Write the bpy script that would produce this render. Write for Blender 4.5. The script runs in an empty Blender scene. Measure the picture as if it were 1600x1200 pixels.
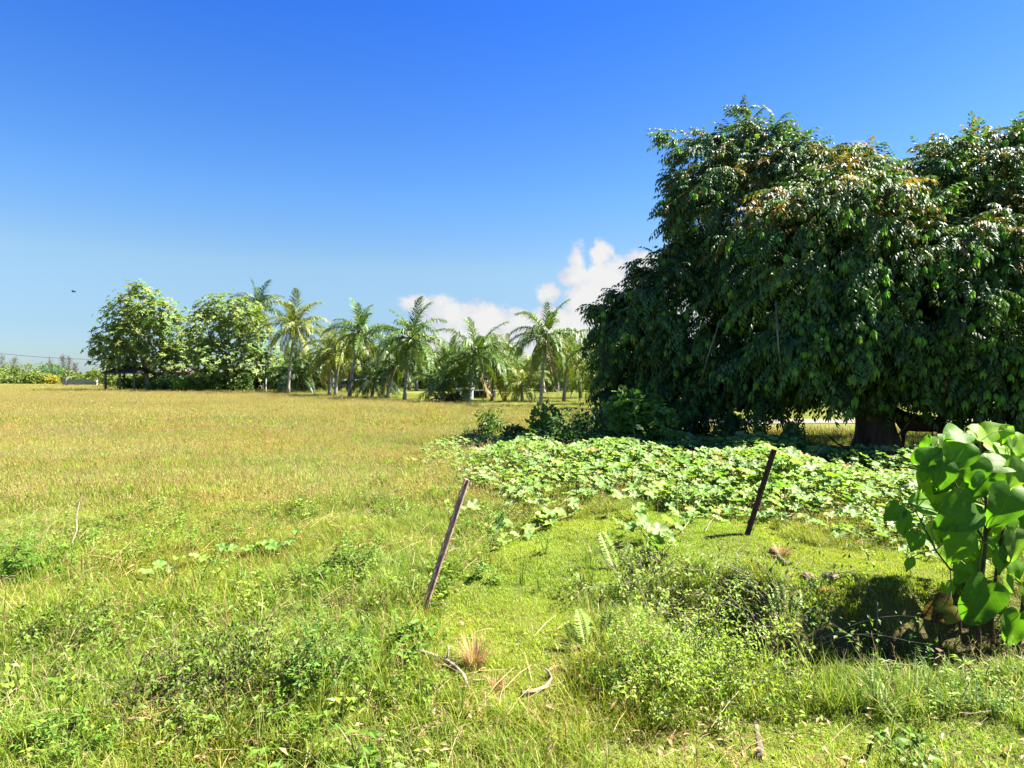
import bpy, bmesh, math, random
import numpy as np
from mathutils import Vector, Matrix, Euler

SC = bpy.context.scene
COL = SC.collection
rng = np.random.default_rng(7)
random.seed(7)

# ------------------------------------------------------------------ camera
F, H, U0, V0 = 1024.0, 2.0, 800.0, 590.0      # focal length in photo pixels, eye height, horizon
cd = bpy.data.cameras.new('camera'); cam = bpy.data.objects.new('camera', cd); COL.objects.link(cam)
cam.location = (0, 0, H); cam.rotation_euler = (math.radians(90), 0, 0)
cd.sensor_width = 36.0; cd.lens = 36.0 * F / 1600.0; cd.shift_y = -10.0 / 1600.0
cd.clip_start = 0.05; cd.clip_end = 6000
SC.camera = cam

# ------------------------------------------------------------------ sun, sky, exposure
SUN_AZ, SUN_EL = math.radians(82), math.radians(50)     # azimuth clockwise from +Y
S = Vector((math.sin(SUN_AZ)*math.cos(SUN_EL), math.cos(SUN_AZ)*math.cos(SUN_EL), math.sin(SUN_EL)))
ld = bpy.data.lights.new('sun', 'SUN'); ld.energy = 4.8; ld.angle = math.radians(0.53); ld.color = (1.0, 0.95, 0.86)
sun = bpy.data.objects.new('sun', ld); COL.objects.link(sun)
sun.rotation_euler = (-S).to_track_quat('-Z', 'Y').to_euler(); sun.location = (0, 0, 40)

vs = SC.view_settings
vs.view_transform = 'Standard'; vs.look = 'None'; vs.gamma = 1.0; vs.use_curve_mapping = False
vs.exposure = 2.6
SKY_STRENGTH = 0.06

class NT:
    """small helper around a node tree"""
    def __init__(s, tree): s.t = tree; s.n = tree.nodes; s.l = tree.links
    def add(s, kind, **kw):
        n = s.n.new(kind)
        for k, v in kw.items(): setattr(n, k, v)
        return n
    def set(s, sock, v):
        if isinstance(v, bpy.types.NodeSocket): s.l.new(v, sock)
        elif v is not None: sock.default_value = v
    def math(s, op, a, b=None, c=None, clamp=False):
        n = s.n.new('ShaderNodeMath'); n.operation = op; n.use_clamp = clamp
        for i, v in enumerate((a, b, c)):
            if v is not None: s.set(n.inputs[i], v)
        return n.outputs[0]
    def mix(s, fac, a, b, mode='MIX'):
        n = s.n.new('ShaderNodeMix'); n.data_type = 'RGBA'; n.blend_type = mode
        s.set(n.inputs[0], fac)
        s.set(n.inputs[6], a if not isinstance(a, tuple) else (*a[:3], 1)); s.set(n.inputs[7], b if not isinstance(b, tuple) else (*b[:3], 1))
        return n.outputs[2]
    def noise(s, vec, scale, detail=4, rough=0.55, dims='3D'):
        n = s.n.new('ShaderNodeTexNoise'); n.noise_dimensions = dims
        if vec is not None: s.l.new(vec, n.inputs['Vector'])
        n.inputs['Scale'].default_value = scale; n.inputs['Detail'].default_value = detail; n.inputs['Roughness'].default_value = rough
        return n.outputs['Fac']
    def ramp(s, fac, lo, hi):
        n = s.n.new('ShaderNodeMapRange'); n.interpolation_type = 'SMOOTHSTEP'
        s.set(n.inputs['Value'], fac); s.set(n.inputs['From Min'], lo); s.set(n.inputs['From Max'], hi)
        return n.outputs['Result']

world = bpy.data.worlds.new('World'); SC.world = world; world.use_nodes = True
w = NT(world.node_tree); w.n.clear()
sky = w.add('ShaderNodeTexSky'); sky.sky_type = 'NISHITA'; sky.sun_disc = False
sky.sun_elevation = SUN_EL; sky.sun_rotation = SUN_AZ
sky.altitude = 0; sky.air_density = 1.0; sky.dust_density = 0.35; sky.ozone_density = 2.5
hs = w.add('ShaderNodeHueSaturation'); hs.inputs['Saturation'].default_value = 1.28; hs.inputs['Value'].default_value = 1.0
w.l.new(sky.outputs[0], hs.inputs['Color'])
TINT = [(0, (.52,.68,1.0)), (4, (.66,.74,.90)), (9.3, (1.25,1.09,1.0)), (15, (1.08,1.14,1.3)), (29, (.58,.90,1.62)), (90, (.5,.85,1.6))]
tc = w.add('ShaderNodeTexCoord'); sep = w.add('ShaderNodeSeparateXYZ'); w.l.new(tc.outputs['Generated'], sep.inputs[0])
az = w.math('ARCTAN2', sep.outputs[0], sep.outputs[1]); el = w.math('ARCSINE', sep.outputs[2])
tr_ = w.add('ShaderNodeValToRGB'); w.l.new(w.math('MULTIPLY', el, 2/math.pi), tr_.inputs[0])
while len(tr_.color_ramp.elements) < len(TINT): tr_.color_ramp.elements.new(.5)
for e_, (deg, c_) in zip(tr_.color_ramp.elements, TINT): e_.position = deg/90
for e_, (deg, c_) in zip(tr_.color_ramp.elements, TINT): e_.color = (*[q*.5 for q in c_], 1)
grade = w.add('ShaderNodeVectorMath', operation='MULTIPLY'); w.l.new(hs.outputs[0], grade.inputs[0]); w.l.new(tr_.outputs[0], grade.inputs[1])
graded = w.add('ShaderNodeVectorMath', operation='SCALE'); w.l.new(grade.outputs[0], graded.inputs[0]); graded.inputs['Scale'].default_value = 2.0*1.13*2**(1.25-vs.exposure)
comb = w.add('ShaderNodeCombineXYZ'); w.l.new(az, comb.inputs[0]); w.l.new(el, comb.inputs[1])
P2 = comb.outputs[0]
puffs = [  # azimuth, elevation, half width, half height in degrees: the two cumulus banks over the palms
    (-5.6,5.3,3.2,1.5),(-2.4,5.2,3.0,1.5),(-8.2,6.4,2.2,.8),(-6.2,6.5,1.6,.9),(0.4,4.7,2.8,1.5),(2.6,3.8,3,2.2),(-3,3.0,7,1.7),
    (3.3,7.3,1.3,1.0),(5.5,8.6,1.6,1.2),(5.7,10.2,.95,1.6),(7.7,10.6,1.15,1.5),(8.6,8.6,2.6,1.9),(11.5,9.2,2.2,1.7),
    (7.4,6.4,3.6,2.6),(11,6,4.5,3.2),(15,7.5,5,3.5),(5,4,4,2.6),(19,9,4,4),(24,14.2,3.0,2.9),(27.5,15.6,2.2,2.0),(25,9,6,5),(33,10,6,5),(12,2,14,2.6)]
acc = None
for a, e, rx, ry in puffs:
    dx = w.math('MULTIPLY', w.math('SUBTRACT', az, math.radians(a)), 1/math.radians(rx))
    dy = w.math('MULTIPLY', w.math('SUBTRACT', el, math.radians(e)), 1/math.radians(ry))
    d2 = w.math('ADD', w.math('MULTIPLY', dx, dx), w.math('MULTIPLY', dy, dy))
    f = w.math('MULTIPLY', w.math('SUBTRACT', 1.0, w.math('SQRT', d2)), min(rx, ry)/1.6 + .35)
    acc = f if acc is None else w.math('SMOOTH_MAX', acc, f, 0.22)
n1 = w.noise(P2, 30, 9, 0.66); n2 = w.noise(P2, 9, 3, 0.5)
edge = w.math('ADD', acc, w.math('ADD', w.math('MULTIPLY', w.math('SUBTRACT', n1, .5), 1.9), w.math('MULTIPLY', w.math('SUBTRACT', n2, .5), .7)))
mask = w.ramp(edge, -0.10, 0.46)
mask = w.math('MULTIPLY', mask, w.ramp(el, -0.02, 0.05))
sh = w.ramp(w.math('ADD', w.math('MULTIPLY', w.noise(P2, 20, 5, .6), 1.0), w.math('MULTIPLY', edge, -.22)), .25, .6)
ccol = w.mix(sh, (1.0, .98, .955), (.74, .78, .90))
CLOUD_K = 1.0/(SKY_STRENGTH * 2**vs.exposure) * 0.92
cc = w.add('ShaderNodeVectorMath', operation='SCALE'); w.l.new(ccol, cc.inputs[0]); cc.inputs['Scale'].default_value = CLOUD_K
mask = w.math('MULTIPLY', mask, 0.94)
skyc = w.mix(mask, graded.outputs[0], cc.outputs[0])
bg = w.add('ShaderNodeBackground'); w.l.new(skyc, bg.inputs['Color']); bg.inputs['Strength'].default_value = SKY_STRENGTH
wo = w.add('ShaderNodeOutputWorld'); w.l.new(bg.outputs[0], wo.inputs[0])

# ------------------------------------------------------------------ tagging
def tag(o, label=None, cat=None, group=None, kind=None):
    if label: o['label'] = label
    if cat: o['category'] = cat
    if group: o['group'] = group
    if kind: o['kind'] = kind
    return o

def empty(name, loc, label, cat, group=None, rz=0.0):
    o = bpy.data.objects.new(name, None); COL.objects.link(o); o.location = loc; o.rotation_euler = (0, 0, rz)
    o.empty_display_size = 0.3
    return tag(o, label, cat, group)

# ------------------------------------------------------------------ terrain
def sstep(a, b, x):
    t = np.clip((x-a)/(b-a), 0, 1); return t*t*(3-2*t)
def gauss(x, y, cx, cy, rx, ry): return np.exp(-(((x-cx)/rx)**2 + ((y-cy)/ry)**2))
def seg_dist(x, y, pts):
    best = np.full(np.broadcast(x, y).shape, 1e9)
    for (ax, ay), (bx, by) in zip(pts[:-1], pts[1:]):
        vx, vy = bx-ax, by-ay; t = np.clip(((x-ax)*vx+(y-ay)*vy)/(vx*vx+vy*vy), 0, 1)
        best = np.minimum(best, np.hypot(x-ax-t*vx, y-ay-t*vy))
    return best
DITCH = [(1.25, 5.2), (2.0, 5.1), (3.0, 5.1), (5.2, 5.25)]
def G(x, y):
    x = np.asarray(x, float); y = np.asarray(y, float)
    near = np.exp(-(np.hypot(x, y-5)/22)**2)
    z = near*(0.035*np.sin(1.7*x+.6*y)+.03*np.sin(2.9*y-1.1*x+1)+.018*np.sin(5.1*x+3.7*y))
    z = z + .03*np.sin(.21*x+.4)*np.sin(.17*y)*sstep(8, 25, y)
    z = z + .17*gauss(x, y, 1.7, 7.4, 2.2, 1.9) + .34*gauss(x, y, 3.0, 13.2, 4.2, 4.4) + .10*gauss(x, y, 3.4, 6.4, 1.6, 1.0)
    d = seg_dist(x, y, DITCH)
    z = z - .58*sstep(.84, .38, d + .06*np.sin(6*x)+.04*np.sin(11*x+2))*sstep(.9, 1.7, x)
    z = z + .05*gauss(x, y, -3, 6, 2, 1.5)
    return z
def gz(x, y): return float(G(x, y))
def gp(u, v, dz=0.0):
    """point of the terrain (raised by dz) that the photo shows at pixel u, v"""
    d = np.linspace(2.2, 60, 6000) if v > 624 else np.linspace(20, 420, 8000)
    z = H + (V0-v)/F*d; g = G((u-U0)/F*d, d)+dz
    k = np.argmax(z < g)
    if k == 0: k = len(d)-1
    dd = float(d[k]); x = (u-U0)/F*dd
    return Vector((x, dd, gz(x, dd)))
def at(u, v, d): return Vector(((u-U0)/F*d, d, H+(V0-v)/F*d))
def in_poly(x, y, poly):
    x = np.asarray(x); y = np.asarray(y); c = np.zeros(x.shape, bool); n = len(poly)
    for i in range(n):
        ax, ay = poly[i]; bx, by = poly[(i+1) % n]
        cond = ((ay > y) != (by > y)) & (x < (bx-ax)*(y-ay)/(by-ay+1e-12)+ax)
        c ^= cond
    return c

# ------------------------------------------------------------------ materials
def leaf_mat(name, transl=.38, rough=.45, spec=.35, noise=.25, attr='leaf_color', const=None, tcol=(1.25, 1.3, .55), veins=False):
    m = bpy.data.materials.new(name); m.use_nodes = True; t = NT(m.node_tree); t.n.clear()
    if const is None:
        a = t.add('ShaderNodeAttribute'); a.attribute_name = attr; base = a.outputs['Color']
    else:
        rgb = t.add('ShaderNodeRGB'); rgb.outputs[0].default_value = (*const, 1); base = rgb.outputs[0]
    geo = t.add('ShaderNodeNewGeometry')
    nz = t.noise(geo.outputs['Position'], 9.0, 5, .6)
    val = t.math('ADD', 1-noise, t.math('MULTIPLY', nz, 2*noise))
    vm = t.add('ShaderNodeVectorMath', operation='SCALE'); t.l.new(base, vm.inputs[0]); t.l.new(val, vm.inputs['Scale'])
    col = vm.outputs[0]
    p = t.add('ShaderNodeBsdfPrincipled'); p.inputs['Roughness'].default_value = rough
    p.inputs['Specular IOR Level'].default_value = spec
    if veins:
        av = t.add('ShaderNodeAttribute'); av.attribute_name = 'leaf_pos'; sp = t.add('ShaderNodeSeparateXYZ'); t.l.new(av.outputs['Vector'], sp.inputs[0])
        ax = t.math('ABSOLUTE', sp.outputs[0])
        ph = t.math('SUBTRACT', sp.outputs[1], t.math('MULTIPLY', ax, .75))
        fr = t.math('ABSOLUTE', t.math('SUBTRACT', t.math('FRACT', t.math('MULTIPLY', ph, 6.0)), .5))
        side = t.math('SUBTRACT', 1.0, t.ramp(fr, 0.0, .07))
        midv = t.math('SUBTRACT', 1.0, t.ramp(ax, .0, .022))
        vein = t.math('MAXIMUM', side, midv)
        col = t.mix(t.math('MULTIPLY', vein, .42), col, (.16, .24, .06))
        spots = t.ramp(t.noise(geo.outputs['Position'], 60, 3), .66, .72)
        col = t.mix(t.math('MULTIPLY', spots, .7), col, (.16, .13, .03))
        bmp = t.add('ShaderNodeBump'); bmp.inputs['Strength'].default_value = .35; bmp.inputs['Distance'].default_value = .006
        hgt = t.math('ADD', t.math('MULTIPLY', vein, -.25), t.math('MULTIPLY', t.noise(geo.outputs['Position'], 45, 3), .5))
        t.l.new(hgt, bmp.inputs['Height']); t.l.new(bmp.outputs[0], p.inputs['Normal'])
    t.l.new(col, p.inputs['Base Color'])
    tr = t.add('ShaderNodeBsdfTranslucent')
    tm = t.add('ShaderNodeVectorMath', operation='MULTIPLY'); t.l.new(col, tm.inputs[0]); tm.inputs[1].default_value = tcol
    t.l.new(tm.outputs[0], tr.inputs['Color'])
    mx = t.add('ShaderNodeMixShader'); mx.inputs[0].default_value = transl
    t.l.new(p.outputs[0], mx.inputs[1]); t.l.new(tr.outputs[0], mx.inputs[2])
    o = t.add('ShaderNodeOutputMaterial'); t.l.new(mx.outputs[0], o.inputs[0])
    return m

def solid_mat(name, c1, c2, scale=8.0, rough=.8, bump=.3, dist=.02, stretch=None, spec=.3, metal=0.0):
    m = bpy.data.materials.new(name); m.use_nodes = True; t = NT(m.node_tree); t.n.clear()
    tcx = t.add('ShaderNodeTexCoord'); vec = tcx.outputs['Object']
    if stretch:
        mp = t.add('ShaderNodeMapping'); mp.inputs['Scale'].default_value = stretch; t.l.new(vec, mp.inputs[0]); vec = mp.outputs[0]
    n = t.noise(vec, scale, 6, .6)
    col = t.mix(t.ramp(n, .3, .7), c1, c2)
    p = t.add('ShaderNodeBsdfPrincipled'); p.inputs['Roughness'].default_value = rough; p.inputs['Specular IOR Level'].default_value = spec
    p.inputs['Metallic'].default_value = metal
    t.l.new(col, p.inputs['Base Color'])
    b = t.add('ShaderNodeBump'); b.inputs['Strength'].default_value = bump; b.inputs['Distance'].default_value = dist
    t.l.new(t.noise(vec, scale*2.5, 5, .65), b.inputs['Height']); t.l.new(b.outputs[0], p.inputs['Normal'])
    o = t.add('ShaderNodeOutputMaterial'); t.l.new(p.outputs[0], o.inputs[0])
    return m

def dryness(t):
    """world-space pattern of drier, seed-headed drifts in the pasture, shared by blades and soil"""
    geo = t.add('ShaderNodeNewGeometry'); pos = geo.outputs['Position']
    mp = t.add('ShaderNodeMapping'); mp.inputs['Scale'].default_value = (.35, 1.0, 0); t.l.new(pos, mp.inputs[0])
    a = t.noise(mp.outputs[0], .15, 4, .6); b = t.noise(mp.outputs[0], 1.1, 4, .6)
    s = t.add('ShaderNodeSeparateXYZ'); t.l.new(pos, s.inputs[0])
    ydry = t.ramp(s.outputs[1], 6.5, 13.0)
    xdry = t.ramp(t.math('ADD', s.outputs[0], t.math('MULTIPLY', s.outputs[1], -.06)), 1.5, -2.5)
    f = t.math('ADD', t.math('MULTIPLY', a, 1.1), t.math('MULTIPLY', b, .55))
    f = t.ramp(f, .70, .94)
    gb = t.math('DIVIDE', t.math('SUBTRACT', t.math('ADD', s.outputs[1], t.math('MULTIPLY', b, 9.0)), 31.0), 4.5)
    gb = t.math('POWER', 2.718, t.math('MULTIPLY', t.math('MULTIPLY', gb, gb), -1.0))
    f = t.math('MULTIPLY', f, t.math('SUBTRACT', 1.0, t.math('MULTIPLY', gb, .85)))
    lawn_far = t.ramp(t.math('ADD', s.outputs[1], t.math('MULTIPLY', s.outputs[0], 1.22)), 38, 46)
    f = t.math('MULTIPLY', f, t.math('MULTIPLY', ydry, t.math('ADD', .25, t.math('MULTIPLY', xdry, .75))))
    f = t.math('MULTIPLY', f, t.math('SUBTRACT', 1.0, t.math('MULTIPLY', lawn_far, .93)))
    return f, pos

def grass_mat(name, dry_col=(.37, .325, .12), amount=.45, transl=.42, rough=.55):
    m = bpy.data.materials.new(name); m.use_nodes = True; t = NT(m.node_tree); t.n.clear()
    a = t.add('ShaderNodeAttribute'); a.attribute_name = 'leaf_color'
    f, pos = dryness(t)
    v = t.noise(pos, 1.3, 3); v2 = t.noise(pos, .35, 2)
    sc = t.math('ADD', .70, t.math('MULTIPLY', v, .6))
    vm = t.add('ShaderNodeVectorMath', operation='SCALE'); t.l.new(a.outputs['Color'], vm.inputs[0]); t.l.new(sc, vm.inputs['Scale'])
    c = t.mix(t.ramp(v2, .35, .65), vm.outputs[0], t.mix(1.0, vm.outputs[0], (1.18, .98, .75), 'MULTIPLY'))
    c = t.mix(t.math('MULTIPLY', f, amount), c, dry_col)
    p = t.add('ShaderNodeBsdfPrincipled'); p.inputs['Roughness'].default_value = rough; p.inputs['Specular IOR Level'].default_value = .25
    t.l.new(c, p.inputs['Base Color'])
    tr = t.add('ShaderNodeBsdfTranslucent'); tm = t.mix(1.0, c, (1.2, 1.2, .7), 'MULTIPLY'); t.l.new(tm, tr.inputs['Color'])
    mx = t.add('ShaderNodeMixShader'); mx.inputs[0].default_value = transl
    t.l.new(p.outputs[0], mx.inputs[1]); t.l.new(tr.outputs[0], mx.inputs[2])
    o = t.add('ShaderNodeOutputMaterial'); t.l.new(mx.outputs[0], o.inputs[0])
    return m

def ground_mat():
    m = bpy.data.materials.new('pasture_soil'); m.use_nodes = True; t = NT(m.node_tree); t.n.clear()
    f, pos = dryness(t)
    n = t.noise(pos, 3.0, 6, .6); n2 = t.noise(pos, 22, 4, .6); n3 = t.noise(pos, .5, 3)
    s = t.add('ShaderNodeSeparateXYZ'); t.l.new(pos, s.inputs[0])
    green = t.mix(t.ramp(n, .3, .7), (.085, .125, .016), (.13, .155, .024))
    green = t.mix(t.ramp(n3, .35, .65), green, (.125, .14, .028))
    soil = t.mix(n2, (.055, .045, .02), (.10, .085, .035))
    nearm = t.ramp(s.outputs[1], 14, 5)
    c = t.mix(t.math('MULTIPLY', nearm, .55), green, soil)
    c = t.mix(t.math('MULTIPLY', f, .6), c, (.24, .195, .08))
    # leaf litter under the big tree
    dx = t.math('MULTIPLY', t.math('SUBTRACT', s.outputs[0], 8.2), 1/5.6); dy = t.math('MULTIPLY', t.math('SUBTRACT', s.outputs[1], 16.6), 1/2.8)
    r = t.math('ADD', t.math('SQRT', t.math('ADD', t.math('MULTIPLY', dx, dx), t.math('MULTIPLY', dy, dy))), t.math('MULTIPLY', t.math('SUBTRACT', n, .5), .6))
    lit = t.ramp(r, 1.1, .8)
    c = t.mix(t.math('MULTIPLY', lit, .92), c, t.mix(t.ramp(n2, .4, .6), (.10, .055, .035), (.19, .12, .085)))
    # darker earth brown low in the ditch
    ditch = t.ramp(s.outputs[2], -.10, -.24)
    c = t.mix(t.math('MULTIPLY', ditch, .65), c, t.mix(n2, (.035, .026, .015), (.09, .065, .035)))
    p = t.add('ShaderNodeBsdfPrincipled'); p.inputs['Roughness'].default_value = .95; p.inputs['Specular IOR Level'].default_value = .1
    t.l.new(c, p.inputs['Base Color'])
    b = t.add('ShaderNodeBump'); b.inputs['Strength'].default_value = .9; b.inputs['Distance'].default_value = .06
    t.l.new(t.math('ADD', n2, t.noise(pos, 8, 5, .65)), b.inputs['Height']); t.l.new(b.outputs[0], p.inputs['Normal'])
    o = t.add('ShaderNodeOutputMaterial'); t.l.new(p.outputs[0], o.inputs[0])
    return m

M = dict(
    ground=ground_mat(),
    grass=grass_mat('pasture_grass'), lawn=grass_mat('short_grass', amount=.25), straw=grass_mat('straw', amount=.5, transl=.3),
    leaf=leaf_mat('leaf', spec=.25, rough=.5), leaf_gloss=leaf_mat('glossy_leaf', transl=.30, rough=.48, spec=.22, noise=.15),
    leaf_soft=leaf_mat('vine_leaf', transl=.36, rough=.55, spec=.28, noise=.18, veins=False),
    leaf_big=leaf_mat('heart_leaf', transl=.55, rough=.5, spec=.16, noise=.42, tcol=(1.3, 1.45, .4), veins=True),
    frond=leaf_mat('palm_frond', transl=.26, rough=.45, spec=.26, noise=.2, tcol=(1.2, 1.15, .45)),
    bark=solid_mat('grey_bark', (.10, .075, .055), (.20, .165, .13), 5, .9, .8, .05, (1, 1, .25)),
    palm_bark=solid_mat('palm_bark', (.17, .15, .125), (.30, .275, .24), 6, .9, .7, .03, (.3, .3, 2.2)),
    twig=solid_mat('dry_twig', (.16, .12, .085), (.30, .245, .19), 14, .9, .5, .01),
    stem=solid_mat('brown_stem', (.045, .03, .02), (.10, .07, .045), 20, .8, .4, .01),
    green_stem=solid_mat('green_stem', (.09, .13, .02), (.16, .19, .04), 18, .7, .3, .005),
    post_pink=solid_mat('weathered_steel', (.24, .12, .085), (.58, .41, .34), 30, .65, .9, .006, (1, 1, .35), .4, .2),  # rusted, white-flecked steel; base colour lightened to stand for its lit face
    post_brown=solid_mat('rusty_steel', (.045, .022, .015), (.10, .05, .032), 26, .75, .5, .004, (1, 1, .4), .3, .2),
    thatch=solid_mat('old_thatch', (.13, .085, .06), (.26, .18, .13), 3, .95, .8, .08, (1, 1, 4)),
    dark_thatch=solid_mat('dark_thatch', (.03, .026, .022), (.06, .05, .045), 3, .95, .8, .08),
    timber=solid_mat('grey_timber', (.075, .065, .055), (.14, .125, .11), 4, .9, .5, .02, (1, 1, .2)),
    blue_roof=solid_mat('blue_roof_sheet', (.10, .18, .34), (.16, .25, .42), 1.2, .5, .2, .02),
    white_wall=solid_mat('white_wall', (.36, .34, .32), (.45, .43, .41), 1.5, .8, .2, .01),
    pale_wall=solid_mat('weathered_wall', (.17, .16, .15), (.28, .265, .25), 2, .9, .4, .02),
    dark_inside=solid_mat('dark_opening', (.02, .02, .02), (.04, .035, .03), 2, .8, .2, .01),
    green_paint=solid_mat('mint_paint', (.11, .23, .16), (.17, .30, .22), 2, .7, .2, .01),
    dirt=solid_mat('pale_dirt', (.13, .10, .08), (.19, .15, .12), 2, .95, .5, .03),
    hide=solid_mat('brown_hide', (.085, .038, .02), (.13, .062, .034), 6, .55, .2, .01),
    hair=solid_mat('dark_hair', (.02, .014, .01), (.04, .028, .02), 30, .6, .4, .01),
    nut=solid_mat('coconut_husk', (.30, .15, .03), (.42, .26, .05), 6, .6, .3, .01),
    wire=solid_mat('wire', (.06, .06, .065), (.09, .09, .1), 6, .6, .1, .002),
    dung=solid_mat('dry_dung', (.09, .06, .04), (.19, .135, .095), 16, .95, .9, .02),
)

# ------------------------------------------------------------------ numpy mesh accumulator
def nrm(v): return v/np.maximum(np.linalg.norm(v, axis=-1, keepdims=True), 1e-9)
def basis(fwd, up):
    """(n,3,3) matrices whose columns are right, forward, up: templates lie along +Y, facing +Z"""
    f = nrm(np.asarray(fwd, float)); r = nrm(np.cross(f, np.asarray(up, float))); u = np.cross(r, f)
    return np.stack([r, f, u], axis=-1)

class Acc:
    def __init__(s): s.v = []; s.f = []; s.c = []; s.p = []; s.mi = []; s.n = 0
    def raw(s, V, Fc, C, pos=None, mi=0):
        V = np.asarray(V, float); n = len(V)
        for fa in Fc:
            fa = np.asarray(fa, int)
            s.f.append(fa+s.n); s.mi.append(np.full(len(fa), mi, int))
        s.v.append(V); C = np.asarray(C, float)
        s.c.append(np.broadcast_to(C, (n, 3)) if C.ndim == 1 else C)
        s.p.append(np.zeros((n, 3)) if pos is None else pos); s.n += n
    def stamp(s, tmpl, R, T, scale, color, mi=0):
        """many copies of a template: R (n,3,3), T (n,3), scale (n,) or (n,3), color (n,3)"""
        V, Fc = tmpl[0], tmpl[1]; n = len(T); k = len(V)
        if n == 0: return
        scale = np.asarray(scale, float); scale = np.repeat(scale[:, None], 3, 1) if scale.ndim == 1 else scale
        W = np.einsum('nij,nkj->nki', R, V[None]*scale[:, None, :]) + np.asarray(T)[:, None, :]
        color = np.broadcast_to(np.asarray(color, float), (n, 3))
        C = np.repeat(color[:, None, :], k, 1)
        if len(tmpl) > 2: C = C*tmpl[2][None]
        off = (np.arange(n)*k)[:, None, None]
        s.raw(W.reshape(-1, 3), [(np.asarray(fa)[None]+off).reshape(-1, np.asarray(fa).shape[1]) for fa in Fc], C.reshape(-1, 3),
              np.tile(V, (n, 1)), mi)
    def tube(s, pts, radii, color=(1, 1, 1), sides=5, mi=0, cap=True):
        pts = np.asarray(pts, float); m = len(pts); radii = np.broadcast_to(radii, (m,))
        tan = nrm(np.gradient(pts, axis=0)); ref = np.array([0, 0, 1.0]) if abs(tan[0, 2]) < .9 else np.array([1.0, 0, 0])
        a = nrm(np.cross(tan, ref)); b = np.cross(tan, a)
        th = np.arange(sides)*2*np.pi/sides
        V = pts[:, None]+radii[:, None, None]*(np.cos(th)[None, :, None]*a[:, None]+np.sin(th)[None, :, None]*b[:, None])
        V = V.reshape(-1, 3); q = []
        for i in range(m-1):
            for j in range(sides):
                k = (j+1) % sides; q.append((i*sides+j, i*sides+k, (i+1)*sides+k, (i+1)*sides+j))
        fs = [q]
        if cap:
            V = np.vstack([V, pts[-1:], pts[:1]]); n0 = m*sides
            fs.append([(n0, (m-1)*sides+j, (m-1)*sides+(j+1) % sides) for j in range(sides)]+[(n0+1, (j+1) % sides, j) for j in range(sides)])
        s.raw(V, fs, color, None, mi)
    def box(s, lo, hi, color=(1, 1, 1), mi=0):
        x0, y0, z0 = lo; x1, y1, z1 = hi
        V = [(x0,y0,z0),(x1,y0,z0),(x1,y1,z0),(x0,y1,z0),(x0,y0,z1),(x1,y0,z1),(x1,y1,z1),(x0,y1,z1)]
        s.raw(V, [[(0,3,2,1),(4,5,6,7),(0,1,5,4),(1,2,6,5),(2,3,7,6),(3,0,4,7)]], color, None, mi)
    def mesh(s, name, mats, smooth=False):
        V = np.concatenate(s.v); C = np.concatenate(s.c); Pp = np.concatenate(s.p)
        sizes = np.concatenate([np.full(len(f), f.shape[1], int) for f in s.f]); idx = np.concatenate([f.ravel() for f in s.f]); mi = np.concatenate(s.mi)
        me = bpy.data.meshes.new(name)
        me.vertices.add(len(V)); me.vertices.foreach_set('co', V.astype(np.float32).ravel())
        me.loops.add(len(idx)); me.loops.foreach_set('vertex_index', idx.astype(np.int32))
        me.polygons.add(len(sizes)); st = np.concatenate([[0], np.cumsum(sizes)[:-1]])
        me.polygons.foreach_set('loop_start', st.astype(np.int32)); me.polygons.foreach_set('loop_total', sizes.astype(np.int32))
        me.polygons.foreach_set('material_index', mi.astype(np.int32))
        me.polygons.foreach_set('use_smooth', np.full(len(sizes), smooth, bool))
        for m in (mats if isinstance(mats, (list, tuple)) else [mats]): me.materials.append(m)
        a = me.attributes.new('leaf_color', 'FLOAT_COLOR', 'POINT'); a.data.foreach_set('color', np.hstack([C, np.ones((len(C), 1))]).astype(np.float32).ravel())
        if np.any(Pp): b = me.attributes.new('leaf_pos', 'FLOAT_VECTOR', 'POINT'); b.data.foreach_set('vector', Pp.astype(np.float32).ravel())
        me.update(calc_edges=True); me.validate()
        return me
    def obj(s, name, mats, parent=None, smooth=False, loc=None):
        return link(name, s.mesh(name, mats, smooth), parent, loc)

def link(name, me, parent=None, loc=None):
    o = bpy.data.objects.new(name, me); COL.objects.link(o)
    if parent is not None: o.parent = parent
    if loc is not None: o.location = loc
    return o

def rdir(n, up=0.0):
    v = rng.normal(size=(n, 3)); v[:, 2] += up; return nrm(v)
def jit(col, n, amt=.2, hue=.12):
    c = np.asarray(col, float)[None]*(1+rng.uniform(-amt, amt, (n, 1))); c = c*(1+rng.uniform(-hue, hue, (n, 3))); return np.clip(c, .003, 1)

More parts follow.
